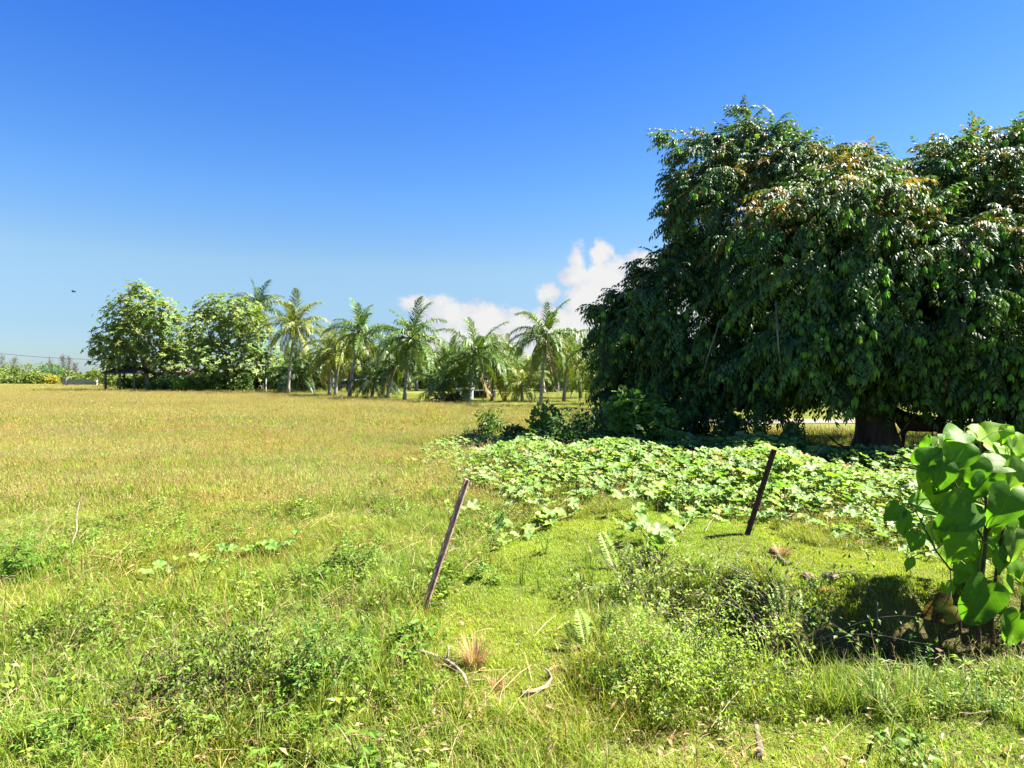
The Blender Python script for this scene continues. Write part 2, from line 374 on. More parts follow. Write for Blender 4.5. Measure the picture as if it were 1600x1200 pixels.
# ------------------------------------------------------------------ leaf templates (length 1 along +Y, facing +Z)
def tl_leaf(w=.36, fold=.08, droop=.10):
    V = np.array([(0,0,0),(w/2,.42,fold),(0,.45,0),(-w/2,.42,fold),(0,1,-droop)], float)
    return (V, [[(0,1,2),(0,2,3),(2,1,4),(2,4,3)]])
def tl_oval(w=.62, fold=.06, droop=.15):
    V = np.array([(0,0,0),(w*.38,.2,fold),(w*.5,.5,fold),(w*.36,.78,fold-droop*.4),(0,1,-droop),(-w*.36,.78,fold-droop*.4),(-w*.5,.5,fold),(-w*.38,.2,fold),(0,.5,0)], float)
    return (V, [[(8,i,i+1) for i in range(0,7)]+[(8,7,0)]])
def tl_lobed(seed=0, lobes=5, depth=.22):
    r = np.random.default_rng(seed); n = 20; th = np.linspace(-np.pi*.93, np.pi*.93, n)
    rad = .5*(1-depth*.5+depth*.5*np.cos(lobes*th))*(1-.12*np.abs(th)/np.pi)*(1+r.uniform(-.07, .07, n))
    cup = .10+r.uniform(-.05, .05, n)-.10*(np.cos(lobes*th))
    V = np.stack([np.sin(th)*rad, .12+np.cos(th)*rad, cup*rad*2], 1)
    inner = V*np.array([.5, .5, .28])+np.array([0, .06, -.015])
    A = np.vstack([[0, .12, 0], inner, V])
    t = [(0, i, i+1) for i in range(1, n)]; q = [(i, n+i, n+i+1, i+1) for i in range(1, n)]
    return (A, [t, q])
def tl_heart(seed=0):
    r = np.random.default_rng(seed); ny, nx = 10, 8; V = []; curl = r.uniform(.06, .34); side = r.uniform(-.08, .08); wav = r.uniform(0, 6, 3)
    for j in range(ny+1):
        t = j/ny
        wd = .50*(math.sin(math.pi*min(1, t**.62))**.75 if t < 1 else 0)+.0
        for i in range(nx+1):
            s = i/nx*2-1
            back = -.16*(abs(s)**1.5)*(1-t)**2 * 1.6
            y = t+back if t > 0 else (-.20*(abs(s)) if abs(s) > .01 else 0)
            x = s*(wd if t > 0 else .20*abs(s))+side*t*t
            z = .16*abs(s)*wd-curl*t*t*1.2+.055*math.sin(9*t+wav[0]+2*s)*abs(s)+.05*math.sin(5*s+wav[1])*t
            V.append((x, y*.98, z))
    q = [(j*(nx+1)+i, j*(nx+1)+i+1, (j+1)*(nx+1)+i+1, (j+1)*(nx+1)+i) for j in range(ny) for i in range(nx)]
    return (np.array(V, float), [q])
TL_LEAF, TL_BROAD, TL_OVAL = tl_leaf(), tl_leaf(.5, .1, .14), tl_oval()
TL_LOBED = [tl_lobed(k, 5, .26) for k in range(6)]

# ------------------------------------------------------------------ ground
def axis(lo, hi, c, n, k):
    t = np.linspace(-1, 1, n); s = np.sinh(k*t)/np.sinh(k); return c+np.where(s < 0, s*(c-lo), s*(hi-c))
xs = axis(-1600, 1600, 0.5, 250, 9.2); ys = axis(-60, 3000, 6.0, 270, 8.2)
X, Y = np.meshgrid(xs, ys); a = Acc(); nx, ny = len(xs), len(ys)
ii, jj = np.meshgrid(np.arange(nx-1), np.arange(ny-1)); b0 = (jj*nx+ii).ravel()
a.raw(np.stack([X, Y, G(X, Y)], -1).reshape(-1, 3), [np.stack([b0, b0+1, b0+nx+1, b0+nx], 1)], (.1, .1, .02))
ground = a.obj('ground', M['ground'], smooth=True)
tag(ground, 'pasture ground rolling out from the near bank to the palms', 'ground', kind='structure')
# pale dirt track beyond the big tree
a = Acc(); tp = []
for k in range(25):
    t = k/24; x = 6+26*t; y = 27.5+2.2*math.sin(t*3)-2.5*t
    tp.append((x, y, gz(x, y)+.03)); tp.append((x, y+2.6, gz(x, y+2.6)+.03))
a.raw(tp, [[(2*k, 2*k+2, 2*k+3, 2*k+1) for k in range(24)]], (1, 1, 1))
tag(a.obj('dirt_track', M['dirt']), 'pale bare dirt track running behind the big dark tree', 'track', kind='structure')

# ------------------------------------------------------------------ grass prototypes and scatter
def blade_strip(acc, base, direc, length, width, bend, col, segs=3):
    up = np.array([0, 0, 1.0]); d = np.array([direc[0], direc[1], 0.0]); s = np.array([-d[1], d[0], 0.0])
    V = []; 
    for k in range(segs+1):
        t = k/segs; ang = bend*t
        p = base+length*t*(up*math.cos(ang*.8)+d*math.sin(ang*.8))
        wv = width*(1-t**1.6)*.5+(.0004 if k == segs else 0)
        if k == segs: V.append(p)
        else: V += [p-s*wv, p+s*wv]
    V = np.array(V); q = [(2*k, 2*k+1, 2*k+3, 2*k+2) for k in range(segs-1)]; n = len(V)-1
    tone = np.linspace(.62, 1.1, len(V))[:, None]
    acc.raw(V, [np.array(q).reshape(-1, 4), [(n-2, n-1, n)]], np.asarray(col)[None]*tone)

GREENS = [(.15, .255, .02), (.195, .275, .025), (.23, .285, .032), (.12, .22, .02)]
STRAW = [(.38, .33, .12), (.32, .27, .09), (.42, .37, .17)]
SEED = [(.34, .27, .135), (.36, .31, .15), (.31, .24, .13)]
def tuft(seed, n, radius, hmin, hmax, width, bend, straw=.12, seedheads=0, greens=GREENS):
    r = np.random.default_rng(seed); acc = Acc()
    for k in range(n):
        th = r.uniform(0, 6.28); rr = radius*math.sqrt(r.uniform()); base = np.array([rr*math.cos(th), rr*math.sin(th), -.02])
        az = r.uniform(0, 6.28); L = r.uniform(hmin, hmax)
        c = np.array(STRAW[r.integers(3)] if r.uniform() < straw else greens[r.integers(len(greens))])*r.uniform(.8, 1.2)
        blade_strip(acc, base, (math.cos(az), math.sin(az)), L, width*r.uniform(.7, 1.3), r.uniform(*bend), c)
    for k in range(seedheads):
        th = r.uniform(0, 6.28); rr = radius*math.sqrt(r.uniform()); base = np.array([rr*math.cos(th), rr*math.sin(th), 0])
        az = r.uniform(0, 6.28); L = hmax*r.uniform(1.0, 1.5); lean = r.uniform(.05, .45)
        tip = base+np.array([math.cos(az)*lean*L, math.sin(az)*lean*L, L]); c = np.array(SEED[r.integers(3)])*r.uniform(.8, 1.2)
        acc.tube([base, (base+tip)/2+np.array([0, 0, .02]), tip], [width*.22, width*.2, width*.12], np.array(STRAW[1])*.9, 3, cap=False)
        for q in range(5):
            t = .62+.38*q/5; p = base*(1-t)+tip*t; d2 = r.uniform(0, 6.28)
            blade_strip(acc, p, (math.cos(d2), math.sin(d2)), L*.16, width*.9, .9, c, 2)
    return acc

def proto_collection(name, accs, mat):
    c = bpy.data.collections.new(name)                     # not linked to the scene: only the scatter draws it
    for k, acc in enumerate(accs):
        o = bpy.data.objects.new('%s_%02d' % (name, k), acc.mesh(name, mat)); c.objects.link(o)
    return c

def scatter(name, pts, yaw, tilt, scale, idx, coll, label, cat):
    me = bpy.data.meshes.new(name); me.vertices.add(len(pts)); me.vertices.foreach_set('co', pts.astype(np.float32).ravel())
    rot = np.stack([tilt[:, 0], tilt[:, 1], yaw], 1)
    at_ = me.attributes.new('rot', 'FLOAT_VECTOR', 'POINT'); at_.data.foreach_set('vector', rot.astype(np.float32).ravel())
    at_ = me.attributes.new('scl', 'FLOAT', 'POINT'); at_.data.foreach_set('value', scale.astype(np.float32))
    at_ = me.attributes.new('idx', 'INT', 'POINT'); at_.data.foreach_set('value', idx.astype(np.int32))
    o = link(name, me)
    ng = bpy.data.node_groups.new(name, 'GeometryNodeTree')
    ng.interface.new_socket('Geometry', in_out='INPUT', socket_type='NodeSocketGeometry'); ng.interface.new_socket('Geometry', in_out='OUTPUT', socket_type='NodeSocketGeometry')
    N, L = ng.nodes, ng.links
    gi, go = N.new('NodeGroupInput'), N.new('NodeGroupOutput'); ip = N.new('GeometryNodeInstanceOnPoints'); ci = N.new('GeometryNodeCollectionInfo')
    ci.inputs['Collection'].default_value = coll; ci.inputs['Separate Children'].default_value = True; ci.inputs['Reset Children'].default_value = True
    def attr(nm, ty):
        n = N.new('GeometryNodeInputNamedAttribute'); n.data_type = ty; n.inputs['Name'].default_value = nm; return n.outputs['Attribute']
    L.new(gi.outputs[0], ip.inputs['Points']); L.new(ci.outputs[0], ip.inputs['Instance']); ip.inputs['Pick Instance'].default_value = True
    L.new(attr('idx', 'INT'), ip.inputs['Instance Index'])
    e2r = N.new('FunctionNodeEulerToRotation'); L.new(attr('rot', 'FLOAT_VECTOR'), e2r.inputs[0]); L.new(e2r.outputs[0], ip.inputs['Rotation'])
    L.new(attr('scl', 'FLOAT'), ip.inputs['Scale']); L.new(ip.outputs[0], go.inputs[0])
    md = o.modifiers.new('scatter', 'NODES'); md.node_group = ng
    return tag(o, label, cat, kind='stuff')

def px_poly(pts): return [tuple(gp(u, v))[:2] for u, v in pts]
LAWN = px_poly([(676,990),(712,905),(770,855),(850,818),(930,806),(1040,800),(1165,806),(1230,846),(1330,862),(1470,850),(1560,880),(1560,940),(1440,948),(1240,938),(1185,885),(1080,888),(940,935),(890,1010),(885,1090),(800,1120),(700,1085)])
LAWN2 = px_poly([(880,1199),(1000,1160),(1180,1125),(1330,1112),(1420,1122),(1590,1135),(1700,1199)])
VINE = [(-2.1, 18.0), (-1.5, 14.5), (-.55, 11.4), (.5, 9.3), (1.9, 9.6), (2.9, 8.6), (3.5, 7.9), (4.5, 7.5), (5.6, 7.7), (6.6, 8.6), (7.9, 11.0), (7.3, 13.3), (5.0, 15.8), (2.4, 18.5), (-.4, 19.5)]
def lit_mask(x, y): return np.hypot((x-8.2)/5.6, (y-16.6)/2.8) < 1.0

def pts_area(dens, d0, d1, margin=2.0):
    """random ground points inside the view wedge (with a margin), between two distances"""
    half = .83
    n = int(dens*((half*(d1*d1-d0*d0))+2*margin*(d1-d0)))
    y = np.sqrt(rng.uniform(d0*d0, d1*d1, n*1)) if d0 > 0 else rng.uniform(d0, d1, n)
    x = rng.uniform(-1, 1, n)*(half*y+margin)
    return x, y
def do_scatter(name, x, y, scale, coll, label, cat, tilt=.15, wind=0.0):
    n = len(x); p = np.stack([x, y, G(x, y)], 1)
    t = rng.normal(0, tilt, (n, 2)); t[:, 1] += wind
    return scatter(name, p, rng.uniform(0, 6.28, n), t, scale, rng.integers(0, len(coll.objects), n), coll, label, cat)

c_long = proto_collection('long_grass_tuft', [tuft(k, 22, .10, .10, .30, .0075, (.3, 1.5), .07, 1 if k == 3 else 0) for k in range(7)], M['grass'])
c_lawn = proto_collection('short_grass_tuft', [tuft(20+k, 40, .085, .016, .042, .0045, (.2, 1.3), .05, 0, [(.22, .35, .026), (.26, .36, .033), (.18, .30, .024)]) for k in range(6)], M['lawn'])
c_field = proto_collection('field_grass_tuft', [tuft(40+k, 34, .24, .08, .20, .010, (.3, 1.4), .10, 3 if k % 2 else 0) for k in range(6)], M['grass'])
c_far = proto_collection('far_grass_tuft', [tuft(60+k, 46, .6, .08, .22, .020, (.3, 1.3), .14, 5) for k in range(5)], M['grass'])

x, y = pts_area(300, 2.0, 10.5, .8); lawn = in_poly(x, y, LAWN) | in_poly(x, y, LAWN2); vin = in_poly(x, y, VINE)
dd = seg_dist(x, y, DITCH); keep = (~lawn | (rng.uniform(size=len(x)) < .012)) & (~vin | (rng.uniform(size=len(x)) < .25)) & ((dd > .70) | (x < 1.3) | (rng.uniform(size=len(x)) < .34))
x, y = x[keep], y[keep]; sc = rng.uniform(.35, .85, len(x))*(1-.2*sstep(6, 10, y))
do_scatter('long_grass', x, y, sc, c_long, 'long tangled green grass with dry stalks over the left foreground', 'grass', .22)
x, y = pts_area(1150, 2.2, 10.5, .8); keep = (in_poly(x, y, LAWN) | in_poly(x, y, LAWN2)) ; keep |= rng.uniform(size=len(x)) < .06
keep &= (seg_dist(x, y, DITCH) > .66) | (x < 1.2)
x, y = x[keep], y[keep]; sc = rng.uniform(.7, 1.4, len(x))
do_scatter('short_grass', x, y, sc, c_lawn, 'short fine green turf on the low bank between both posts', 'grass', .12)
x, y = pts_area(75, 9.5, 24); keep = (~in_poly(x, y, VINE) | (rng.uniform(size=len(x)) < .5)) & ~lit_mask(x, y); x, y = x[keep], y[keep]
patch = .5+.5*np.sin(.55*x+1.3*np.sin(.33*y))*np.sin(.8*y+1.1*np.sin(.4*x))
do_scatter('pasture_grass', x, y, rng.uniform(.5, 1.0, len(x))+.45*patch*rng.uniform(.3, 1, len(x)), c_field, 'yellow-green pasture grass with tan seed heads across the field', 'grass')
x, y = pts_area(9, 23, 82, 4); keep = ~((x > 7) & (y > 25) & (y < 31)); keep &= (y+1.22*x < 42+rng.normal(0, 1.5, len(x))) | (rng.uniform(size=len(x)) < .5); x, y = x[keep], y[keep]; far_ = y+1.22*x > 42
do_scatter('distant_grass', x, y, np.where(far_, .55, 1)*rng.uniform(.6, 1.1, len(x)), c_far, 'distant drier field grass running up to the palm grove', 'grass')
x = rng.uniform(-150, -18, 14000); y = rng.uniform(80, 172, 14000); keep = np.abs(x) < .86*y; x, y = x[keep], y[keep]
do_scatter('distant_grass', x, y, rng.uniform(.8, 1.5, len(x)), c_far, 'low dry grass running out to the hedge at the far left', 'grass')
# sedge in the ditch and pale stalks
c_sedge = proto_collection('sedge_tuft', [tuft(80+k, 13, .05, .22, .55, .008, (.25, 1.1), .10, 0, [(.17, .25, .03), (.22, .29, .04), (.12, .2, .02)]) for k in range(5)], M['lawn'])
x = rng.uniform(.4, 4.2, 300); y = np.interp(x, [p[0] for p in DITCH], [p[1] for p in DITCH])+rng.normal(-.92, .2, 300)
k2 = 120; x2 = rng.uniform(-4.5, 1.5, k2); y2 = rng.uniform(2.9, 7, k2); x = np.r_[x, x2]; y = np.r_[y, y2]
do_scatter('sedge', x, y, rng.uniform(.45, 1.0, len(x))*np.where((x > 2.0) & (y > 3.9), .55, 1.0), c_sedge, 'tall arching pale sedge along the near side of the ditch', 'sedge', .2)
def litter_proto(seed):
    r = np.random.default_rng(seed); acc = Acc(); m = 9; cols = np.array([(.30, .22, .12), (.38, .31, .18), (.20, .13, .07), (.31, .25, .15)])
    p = np.stack([r.normal(0, .16, m), r.normal(0, .16, m), r.uniform(.01, .05, m)], 1); fw = np.stack([r.normal(size=m), r.normal(size=m), r.normal(0, .25, m)], 1)
    acc.stamp(TL_LEAF, basis(fw, np.tile([0, 0, 1.0], (m, 1))), p, r.uniform(.03, .07, m), cols[r.integers(0, 4, m)])
    for k in range(8):
        a_ = np.array([r.normal(0, .15), r.normal(0, .15), r.uniform(.01, .05)]); th = r.uniform(0, 6.28); L = r.uniform(.08, .28); d_ = np.array([math.cos(th), math.sin(th), r.uniform(-.05, .35)])
        acc.tube([a_, a_+d_*L*.5+np.array([0, 0, .012]), a_+d_*L], [.0018, .0016, .001], cols[r.integers(0, 4)]*1.1, 3, cap=False)
    return acc
c_lit = proto_collection('dry_litter_clump', [litter_proto(140+k) for k in range(5)], M['straw'])
x, y = pts_area(13, 2.2, 11, .5); keep = (np.sin(2.1*x+1)*np.sin(1.7*y) > -.35) & (~in_poly(x, y, LAWN) | (rng.uniform(size=len(x)) < .12)); x, y = x[keep], y[keep]
do_scatter('dry_litter', x, y, rng.uniform(.7, 1.4, len(x)), c_lit, 'dry straw and fallen leaf scraps lying through the foreground grass', 'litter', .1)
# small broadleaf weeds through the grass
def weed_proto(seed, n, col, size, hgt):
    r = np.random.default_rng(seed); acc = Acc(); st = (r.integers(3, 6))
    for s_ in range(st):
        az = r.uniform(0, 6.28); tip = np.array([math.cos(az)*hgt*r.uniform(.2, .8), math.sin(az)*hgt*r.uniform(.2, .8), hgt*r.uniform(.6, 1.1)])
        acc.tube([(0, 0, -.02), tip*.5+np.array([0, 0, .02]), tip], [.003, .0025, .0015], (.16, .17, .05), 3, cap=False)
        m = n//st; t = np.linspace(.25, 1, m); p = t[:, None]*tip; th = np.arange(m)*2.4
        fw = np.stack([np.cos(th), np.sin(th), r.uniform(-.1, .5, m)], 1)
        acc.stamp(TL_BROAD, basis(fw, np.tile([0, 0, 1.0], (m, 1))), p, size*r.uniform(.6, 1.2, m), np.array(col)[None]*r.uniform(.75, 1.25, (m, 1)))
    return acc
c_weed = proto_collection('weed_sprig', [weed_proto(100+k, 24, [(.14, .24, .02), (.18, .26, .03), (.11, .20, .02)][k % 3], .036+.009*(k % 3), .13+.05*(k % 2)) for k in range(6)], M['leaf'])
x, y = pts_area(20, 2.2, 11, .5); lawn = in_poly(x, y, LAWN); patch = np.sin(1.3*x+.7)*np.sin(1.1*y+.3*x) > -.1
keep = (patch & ~lawn & ~in_poly(x, y, VINE)) | (lawn & (rng.uniform(size=len(x)) < .03)); x, y = x[keep], y[keep]
do_scatter('ground_weeds', x, y, rng.uniform(.6, 1.5, len(x)), c_weed, 'low bright green broadleaf weeds mixed through the grass', 'weeds', .2)

#%%PLANTS
# ------------------------------------------------------------------ generic plants
def ellipsoid_pts(n, c, r, inner=.55):
    d = rdir(n); rr = rng.uniform(inner**3, 1, n)**(1/3); return np.asarray(c)+d*rr[:, None]*np.asarray(r), d
def stem_tubes(acc, base, tips, r0, r1, sag=.0, color=(1, 1, 1), sides=4):
    for tp in tips:
        tp = np.asarray(tp); b = np.asarray(base); mid = b*.5+tp*.5+rng.normal(0, .06, 3)*np.linalg.norm(tp-b)+np.array([0, 0, sag])
        acc.tube([b, b*.72+mid*.28+(mid-b)*.1, mid, mid*.4+tp*.6, tp], np.linspace(r0, r1, 5), color, sides)

def bush(name, label, cat, loc, w, h, n, leaf, col, tmpl=TL_BROAD, group=None, inner=.45, mat='leaf', base=.0, lump=5, stems=6, depth=None, amt=.25, up=.35, stem_mat='stem'):
    """leafy shrub: lobes of leaves round a few stems; returns its Empty"""
    root = empty(name, loc, label, cat, group); acc = Acc(); depth = depth or w; st = Acc(); cs = []
    for k in range(lump):
        t = rng.uniform(0, 6.28); q = math.sqrt(rng.uniform(.05, 1))*.5
        zz = rng.uniform(.35, .72) if k else .62
        c = np.array([math.cos(t)*q*w*.62, math.sin(t)*q*depth*.62, base+h*zz]); r = np.array([w*.27, depth*.27, h*min(.34, 1-zz+.02)])*rng.uniform(.8, 1.2); cs.append(c)
        m = n//lump; p, d = ellipsoid_pts(m, c, r, inner); p[:, 2] = np.maximum(p[:, 2], .02)
        fw = nrm(d*.8+rdir(m)*.7+np.array([0, 0, -.25])); upv = nrm(np.array([0, 0, 1.0])*up+d*.6+rdir(m)*.4)
        acc.stamp(tmpl, basis(fw, upv), p, leaf*rng.uniform(.6, 1.25, m), jit(np.asarray(col)*rng.uniform(.85, 1.15), m, amt))
    m = n//3                                             # skirt of leaves down to the ground
    p = np.stack([rng.normal(0, w*.24, m), rng.normal(0, depth*.24, m), base+rng.uniform(.02, .5, m)*h], 1)
    acc.stamp(tmpl, basis(rdir(m, -.1), nrm(np.array([0, 0, .6])+rdir(m)*.5)), p, leaf*rng.uniform(.6, 1.1, m), jit(np.asarray(col)*.9, m, amt))
    f = acc.obj('foliage', M[mat], root); f['kind'] = 'stuff'
    stem_tubes(st, (0, 0, -.03), [c+rng.normal(0, .05, 3)*w for c in (cs*3)[:stems]], max(.008, h*.012), max(.003, h*.004))
    st.obj('stem', M[stem_mat], root)
    return root

def px_bush(u, vb, wpx, hpx, **k):
    p = gp(u, vb); s = p.y/F
    lp = k.pop('leafpx')
    return bush(loc=p, w=wpx*s, h=hpx*s, leaf=lp*s, **k)

def tree_lobes(root, lobes, sprig, n_per, colfun, limbs, trunk_mat, mat, seed_inner=.6):
    pass

# ------------------------------------------------------------------ the big dark tree
TR = gp(1372, 708)
tree = empty('broadleaf_tree', TR, 'huge dark green tree with drooping glossy foliage and bronze tips filling the right', 'tree')
o0 = np.array(TR)
def sprig_tmpl(seed, bright=False):
    r = np.random.default_rng(seed); acc = Acc(); pts = []; L = 1.0
    for k in range(7):
        t = k/6; pts.append(np.array([0, t*.8, -.55*t*t]))
    pts = np.array(pts)
    lf = tl_leaf(.36, .05, .18); n = 6
    for k in range(n):
        t = .18+.78*k/(n-1); p = np.array([0, t*.8, -.55*t*t])
        for sd in (-1, 1):
            fw = np.array([[sd*.75, .35, -.65-.5*t+r.uniform(-.25, .25)]]); up = np.array([[sd*.25, .3, .8]])+r.normal(0, .2, (1, 3))
            acc.stamp(lf, basis(fw, up), p[None], np.array([.30*(1-.25*abs(t-.5))*r.uniform(.8, 1.15)]), np.array([[1, 1, 1.0]]))
    acc.stamp(lf, basis(np.array([[0, .3, -.95]]), np.array([[0, .8, .4]])), pts[-1:], np.array([.3]), np.array([[1, 1, 1.0]]))
    V = np.concatenate(acc.v); Fs = np.concatenate(acc.f); C = np.concatenate(acc.c)
    return (V, [Fs], C)
def bunch_tmpl(seed):
    r = np.random.default_rng(seed); acc = Acc(); lf = tl_leaf(.38, .04, .12); m = 6
    th = np.arange(m)*1.05
    fw = np.stack([.45*np.cos(th), .45*np.sin(th), np.full(m, -1.0)], 1); up = np.stack([np.cos(th), np.sin(th), np.full(m, .3)], 1)
    acc.stamp(lf, basis(fw, up), np.zeros((m, 3)), .8+.3*r.uniform(size=m), np.ones((m, 3)))
    return (np.concatenate(acc.v), [np.concatenate(acc.f)])
SPRIG = [sprig_tmpl(k) for k in range(4)]; BUNCH = bunch_tmpl(3)
D0 = 15.2
LOB = [(1105,440,70,60,15.0,1.2),  # photo pixel centre, half sizes in pixels, distance, half depth in metres
    (1180,330,120,110,15.8,1.8),(1180,238,40,42,16.2,.9),(1100,262,44,44,15.9,1.0),(1090,340,38,70,15.6,1.0),(1085,485,115,85,14.9,1.7),(1000,535,55,80,15.2,1.2),
    (1025,625,65,62,15.2,1.2),(1120,610,85,80,14.6,1.4),(1195,565,75,66,14.4,1.4),(1300,400,150,140,15.4,2.2),(1330,318,110,50,16.6,1.6),(1310,530,120,64,14.5,1.6),(1235,282,66,46,16.2,1.2),
    (1430,450,150,140,14.9,2.2),(1500,318,100,74,16.2,1.8),(1570,258,60,48,16.0,1.2),(1600,480,150,150,14.4,2.2),(1490,560,90,56,14.3,1.4),(1590,625,75,48,14.0,1.2),
    (1398,582,48,48,14.8,1.0),(1740,400,190,200,16,2.4),(1740,590,120,80,14.6,1.8),(1300,440,250,150,19.6,2.6),(1560,440,250,170,19.8,2.6),(1130,520,130,120,18.6,2.0),(1520,290,120,60,19,1.6)]
TIPS = [(1163,168,1185,240,16.2),(1043,211,1085,250,15.9),(1047,275,1085,290,15.8),(936,482,985,500,15.2),(962,457,1020,500,15.2),(1002,420,1060,455,15.0),(1048,400,1080,440,15.0),(1598,187,1555,240,16.1),
        (1215,190,1205,240,16.2),(1290,238,1290,280,16.4),(1345,240,1340,280,16.6),(1400,255,1390,290,16.5),(1450,242,1470,280,16.3),(1530,208,1530,250,16.1),(1250,215,1240,255,16.2),(1053,330,1085,350,15.6),(1600,330,1560,340,14.8),
        (1140,205,1150,240,16),(1180,300,1230,330,15),(1130,420,1180,440,14.2),(960,560,1000,560,15.2)]
BACK = {(1300,440), (1560,440), (1130,520), (1520,290)}
Pn, Dn, Cn = [], [], []
def dl(u, d): return d*(1+.27*float(sstep(1340, 1080, u)))
LOB = [(u, v, ru, rv, dl(u, d) if d < 17.5 else d, ry*(1+.15*float(sstep(1340, 1080, u)))) for u, v, ru, rv, d, ry in LOB]; TIPS = [(a_, b_, c_, d_, dl(a_, e_)) for a_, b_, c_, d_, e_ in TIPS]
for u, v, ru, rv, d, ry in LOB:
    c = np.array(at(u, v, d)); r = np.array([ru*d/F, ry, rv*d/F]); area = 4*math.pi*((r[0]*r[1])**1.6/3+(r[0]*r[2])**1.6/3+(r[1]*r[2])**1.6/3)**(1/1.6)
    back = (u, v) in BACK
    def clear(p, lim):
        ok = p[:, 2] > .25
        for u2, v2, ru2, rv2, d2, ry2 in LOB:
            if (u2, v2) != (u, v): ok &= np.linalg.norm((p-np.array(at(u2, v2, d2)))/np.array([ru2*d2/F, ry2, rv2*d2/F]), axis=1) > lim
        return ok
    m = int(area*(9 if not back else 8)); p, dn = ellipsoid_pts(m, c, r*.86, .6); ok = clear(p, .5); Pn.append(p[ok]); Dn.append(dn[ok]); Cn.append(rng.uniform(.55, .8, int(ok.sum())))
    m = int(area*(2.6 if not back else .9)); p, dn = ellipsoid_pts(m, c, r*.82, .8); ok = clear(p, .62)
    for p0, d0 in zip(p[ok], dn[ok]):                    # one drooping spray of shoots
        q = 14; L = rng.uniform(.42, .85)*float(np.clip(min(r), .55, 1.4)); dh = nrm(d0*np.array([1, 1, .25])+np.array([0, 0, .1])+rng.normal(0, .25, 3)); rise = rng.uniform(.1, .6)*max(-.1, d0[2])+.08; fall = rng.uniform(.45, 1.0)
        t = rng.uniform(.05, 1, q); lat = nrm(np.cross(dh, [0, 0, 1.0])); pp = p0+L*(t[:, None]*dh)+np.array([0, 0, 1.0])*(L*(rise*t-fall*t*t))[:, None]+lat*rng.normal(0, .10, q)[:, None]
        sgn = rng.choice([-1, 1], q); tg = dh+np.array([0, 0, 1.0])*(rise-2*fall*t*.55)[:, None]
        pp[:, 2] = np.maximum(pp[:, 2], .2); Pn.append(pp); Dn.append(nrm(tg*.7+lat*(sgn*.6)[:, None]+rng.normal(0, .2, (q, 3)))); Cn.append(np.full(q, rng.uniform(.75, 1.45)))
for ut, vt, ub, vb, d in TIPS:
    m = 44; t = rng.uniform(0, 1, m)**.9; p = np.array(at(ub, vb, d+.1))*(1-t)[:, None]+np.array(at(ut, vt, d-.1))*t[:, None]
    p += rng.normal(0, .24, (m, 3))*(1-.75*t)[:, None]; Pn.append(p); Dn.append(nrm(np.tile(np.array(at(ut, vt, d))-np.array(at(ub, vb, d)), (m, 1))+rng.normal(0, .3, (m, 3)))); Cn.append(np.full(m, rng.uniform(.8, 1.3)))
# hanging curtains of foliage below the skirt of the crown
for u, v0, v1, d in [(985,600,690,15.2),(1010,640,700,15.0),(1040,660,708,14.9),(1075,660,706,14.7),(1110,660,700,14.6),(1150,650,692,14.5),(1190,640,690,14.4),(1225,630,660,14.5),(1380,630,660,15.2),
                     (1340,590,620,14.8),(1470,610,640,14.4),(1510,610,660,14.2),(1550,640,680,14),(1600,650,690,14),(1408,640,690,15.6)]:
    m = 44; d = dl(u, d); p = np.stack([np.array(at(u, v0+(v1-v0)*t, d)) for t in rng.uniform(0, 1, m)]); p += rng.normal(0, .20, (m, 3))*np.array([1, 1.6, .4]); p[:, 2] = np.maximum(p[:, 2], .15)
    Pn.append(p); Dn.append(nrm(rdir(m)*np.array([1, 1, .2])+np.array([0, -.3, -.8]))); Cn.append(np.full(m, rng.uniform(.7, 1.1)))
Pt = np.concatenate(Pn); Dt = np.concatenate(Dn); Ct = np.concatenate(Cn)
xx = Pt[:, 0]                                            # the skirt hangs low at the left and lifts to head height round the trunk
skirt = np.interp(xx, [2, 3.5, 5.6, 6.4, 7.2, 8.2, 9.4, 10.2, 11.2, 12.5, 16], [.15, .2, .35, .85, 1.4, 1.45, 1.3, 1.05, .8, .5, .4])+.22*np.sin(7*xx)+.15*np.sin(17*xx+1)
ok = Pt[:, 2] > skirt+.30; Pt, Dt, Ct = Pt[ok], Dt[ok], Ct[ok]; n = len(Pt)
fw = nrm(Dt*np.array([.95, .95, .7])+rdir(n)*.35); up = nrm(np.array([0, 0, 1.0])+rdir(n)*.35)
uu = U0+Pt[:, 0]/Pt[:, 1]*F; vv = V0-(Pt[:, 2]-H)/Pt[:, 1]*F
topness = sstep(3.6, 7.5, Pt[:, 2])
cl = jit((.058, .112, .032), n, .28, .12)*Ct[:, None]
br = (rng.uniform(size=n) < .10*topness+.01)
for bx, bz, rr in [(1185, 270, 30), (1215, 300, 42), (1172, 330, 22), (1098, 390, 18), (1240, 330, 30), (1390, 320, 45), (1330, 260, 40), (1575, 330, 45)]:
    c = np.array(at(bx, bz, 15)); hit = np.hypot(uu-bx, vv-bz) < rr; br |= hit & (rng.uniform(size=n) < .26)
cl[br] = jit((.165, .115, .018), int(br.sum()), .35, .2)
lg = ~br & (rng.uniform(size=n) < .12); cl[lg] = jit((.085, .135, .025), int(lg.sum()), .25, .15)
acc = Acc(); sel = rng.integers(0, 4, n)
for k in range(4):
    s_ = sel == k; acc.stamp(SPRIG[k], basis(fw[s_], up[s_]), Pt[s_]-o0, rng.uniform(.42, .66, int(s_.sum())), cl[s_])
print('sprigs', n, 'faces', sum(len(f) for f in acc.f))
crown = acc.obj('crown', M['leaf_gloss'], tree); crown['kind'] = 'stuff'
acc = Acc(); s_ = (rng.uniform(size=n) < .30*(1-.6*topness)) & (Pt[:, 1] < 20.5); m = int(s_.sum())
tipp = Pt[s_]+fw[s_]*.36+np.array([0, -.12, -.16])
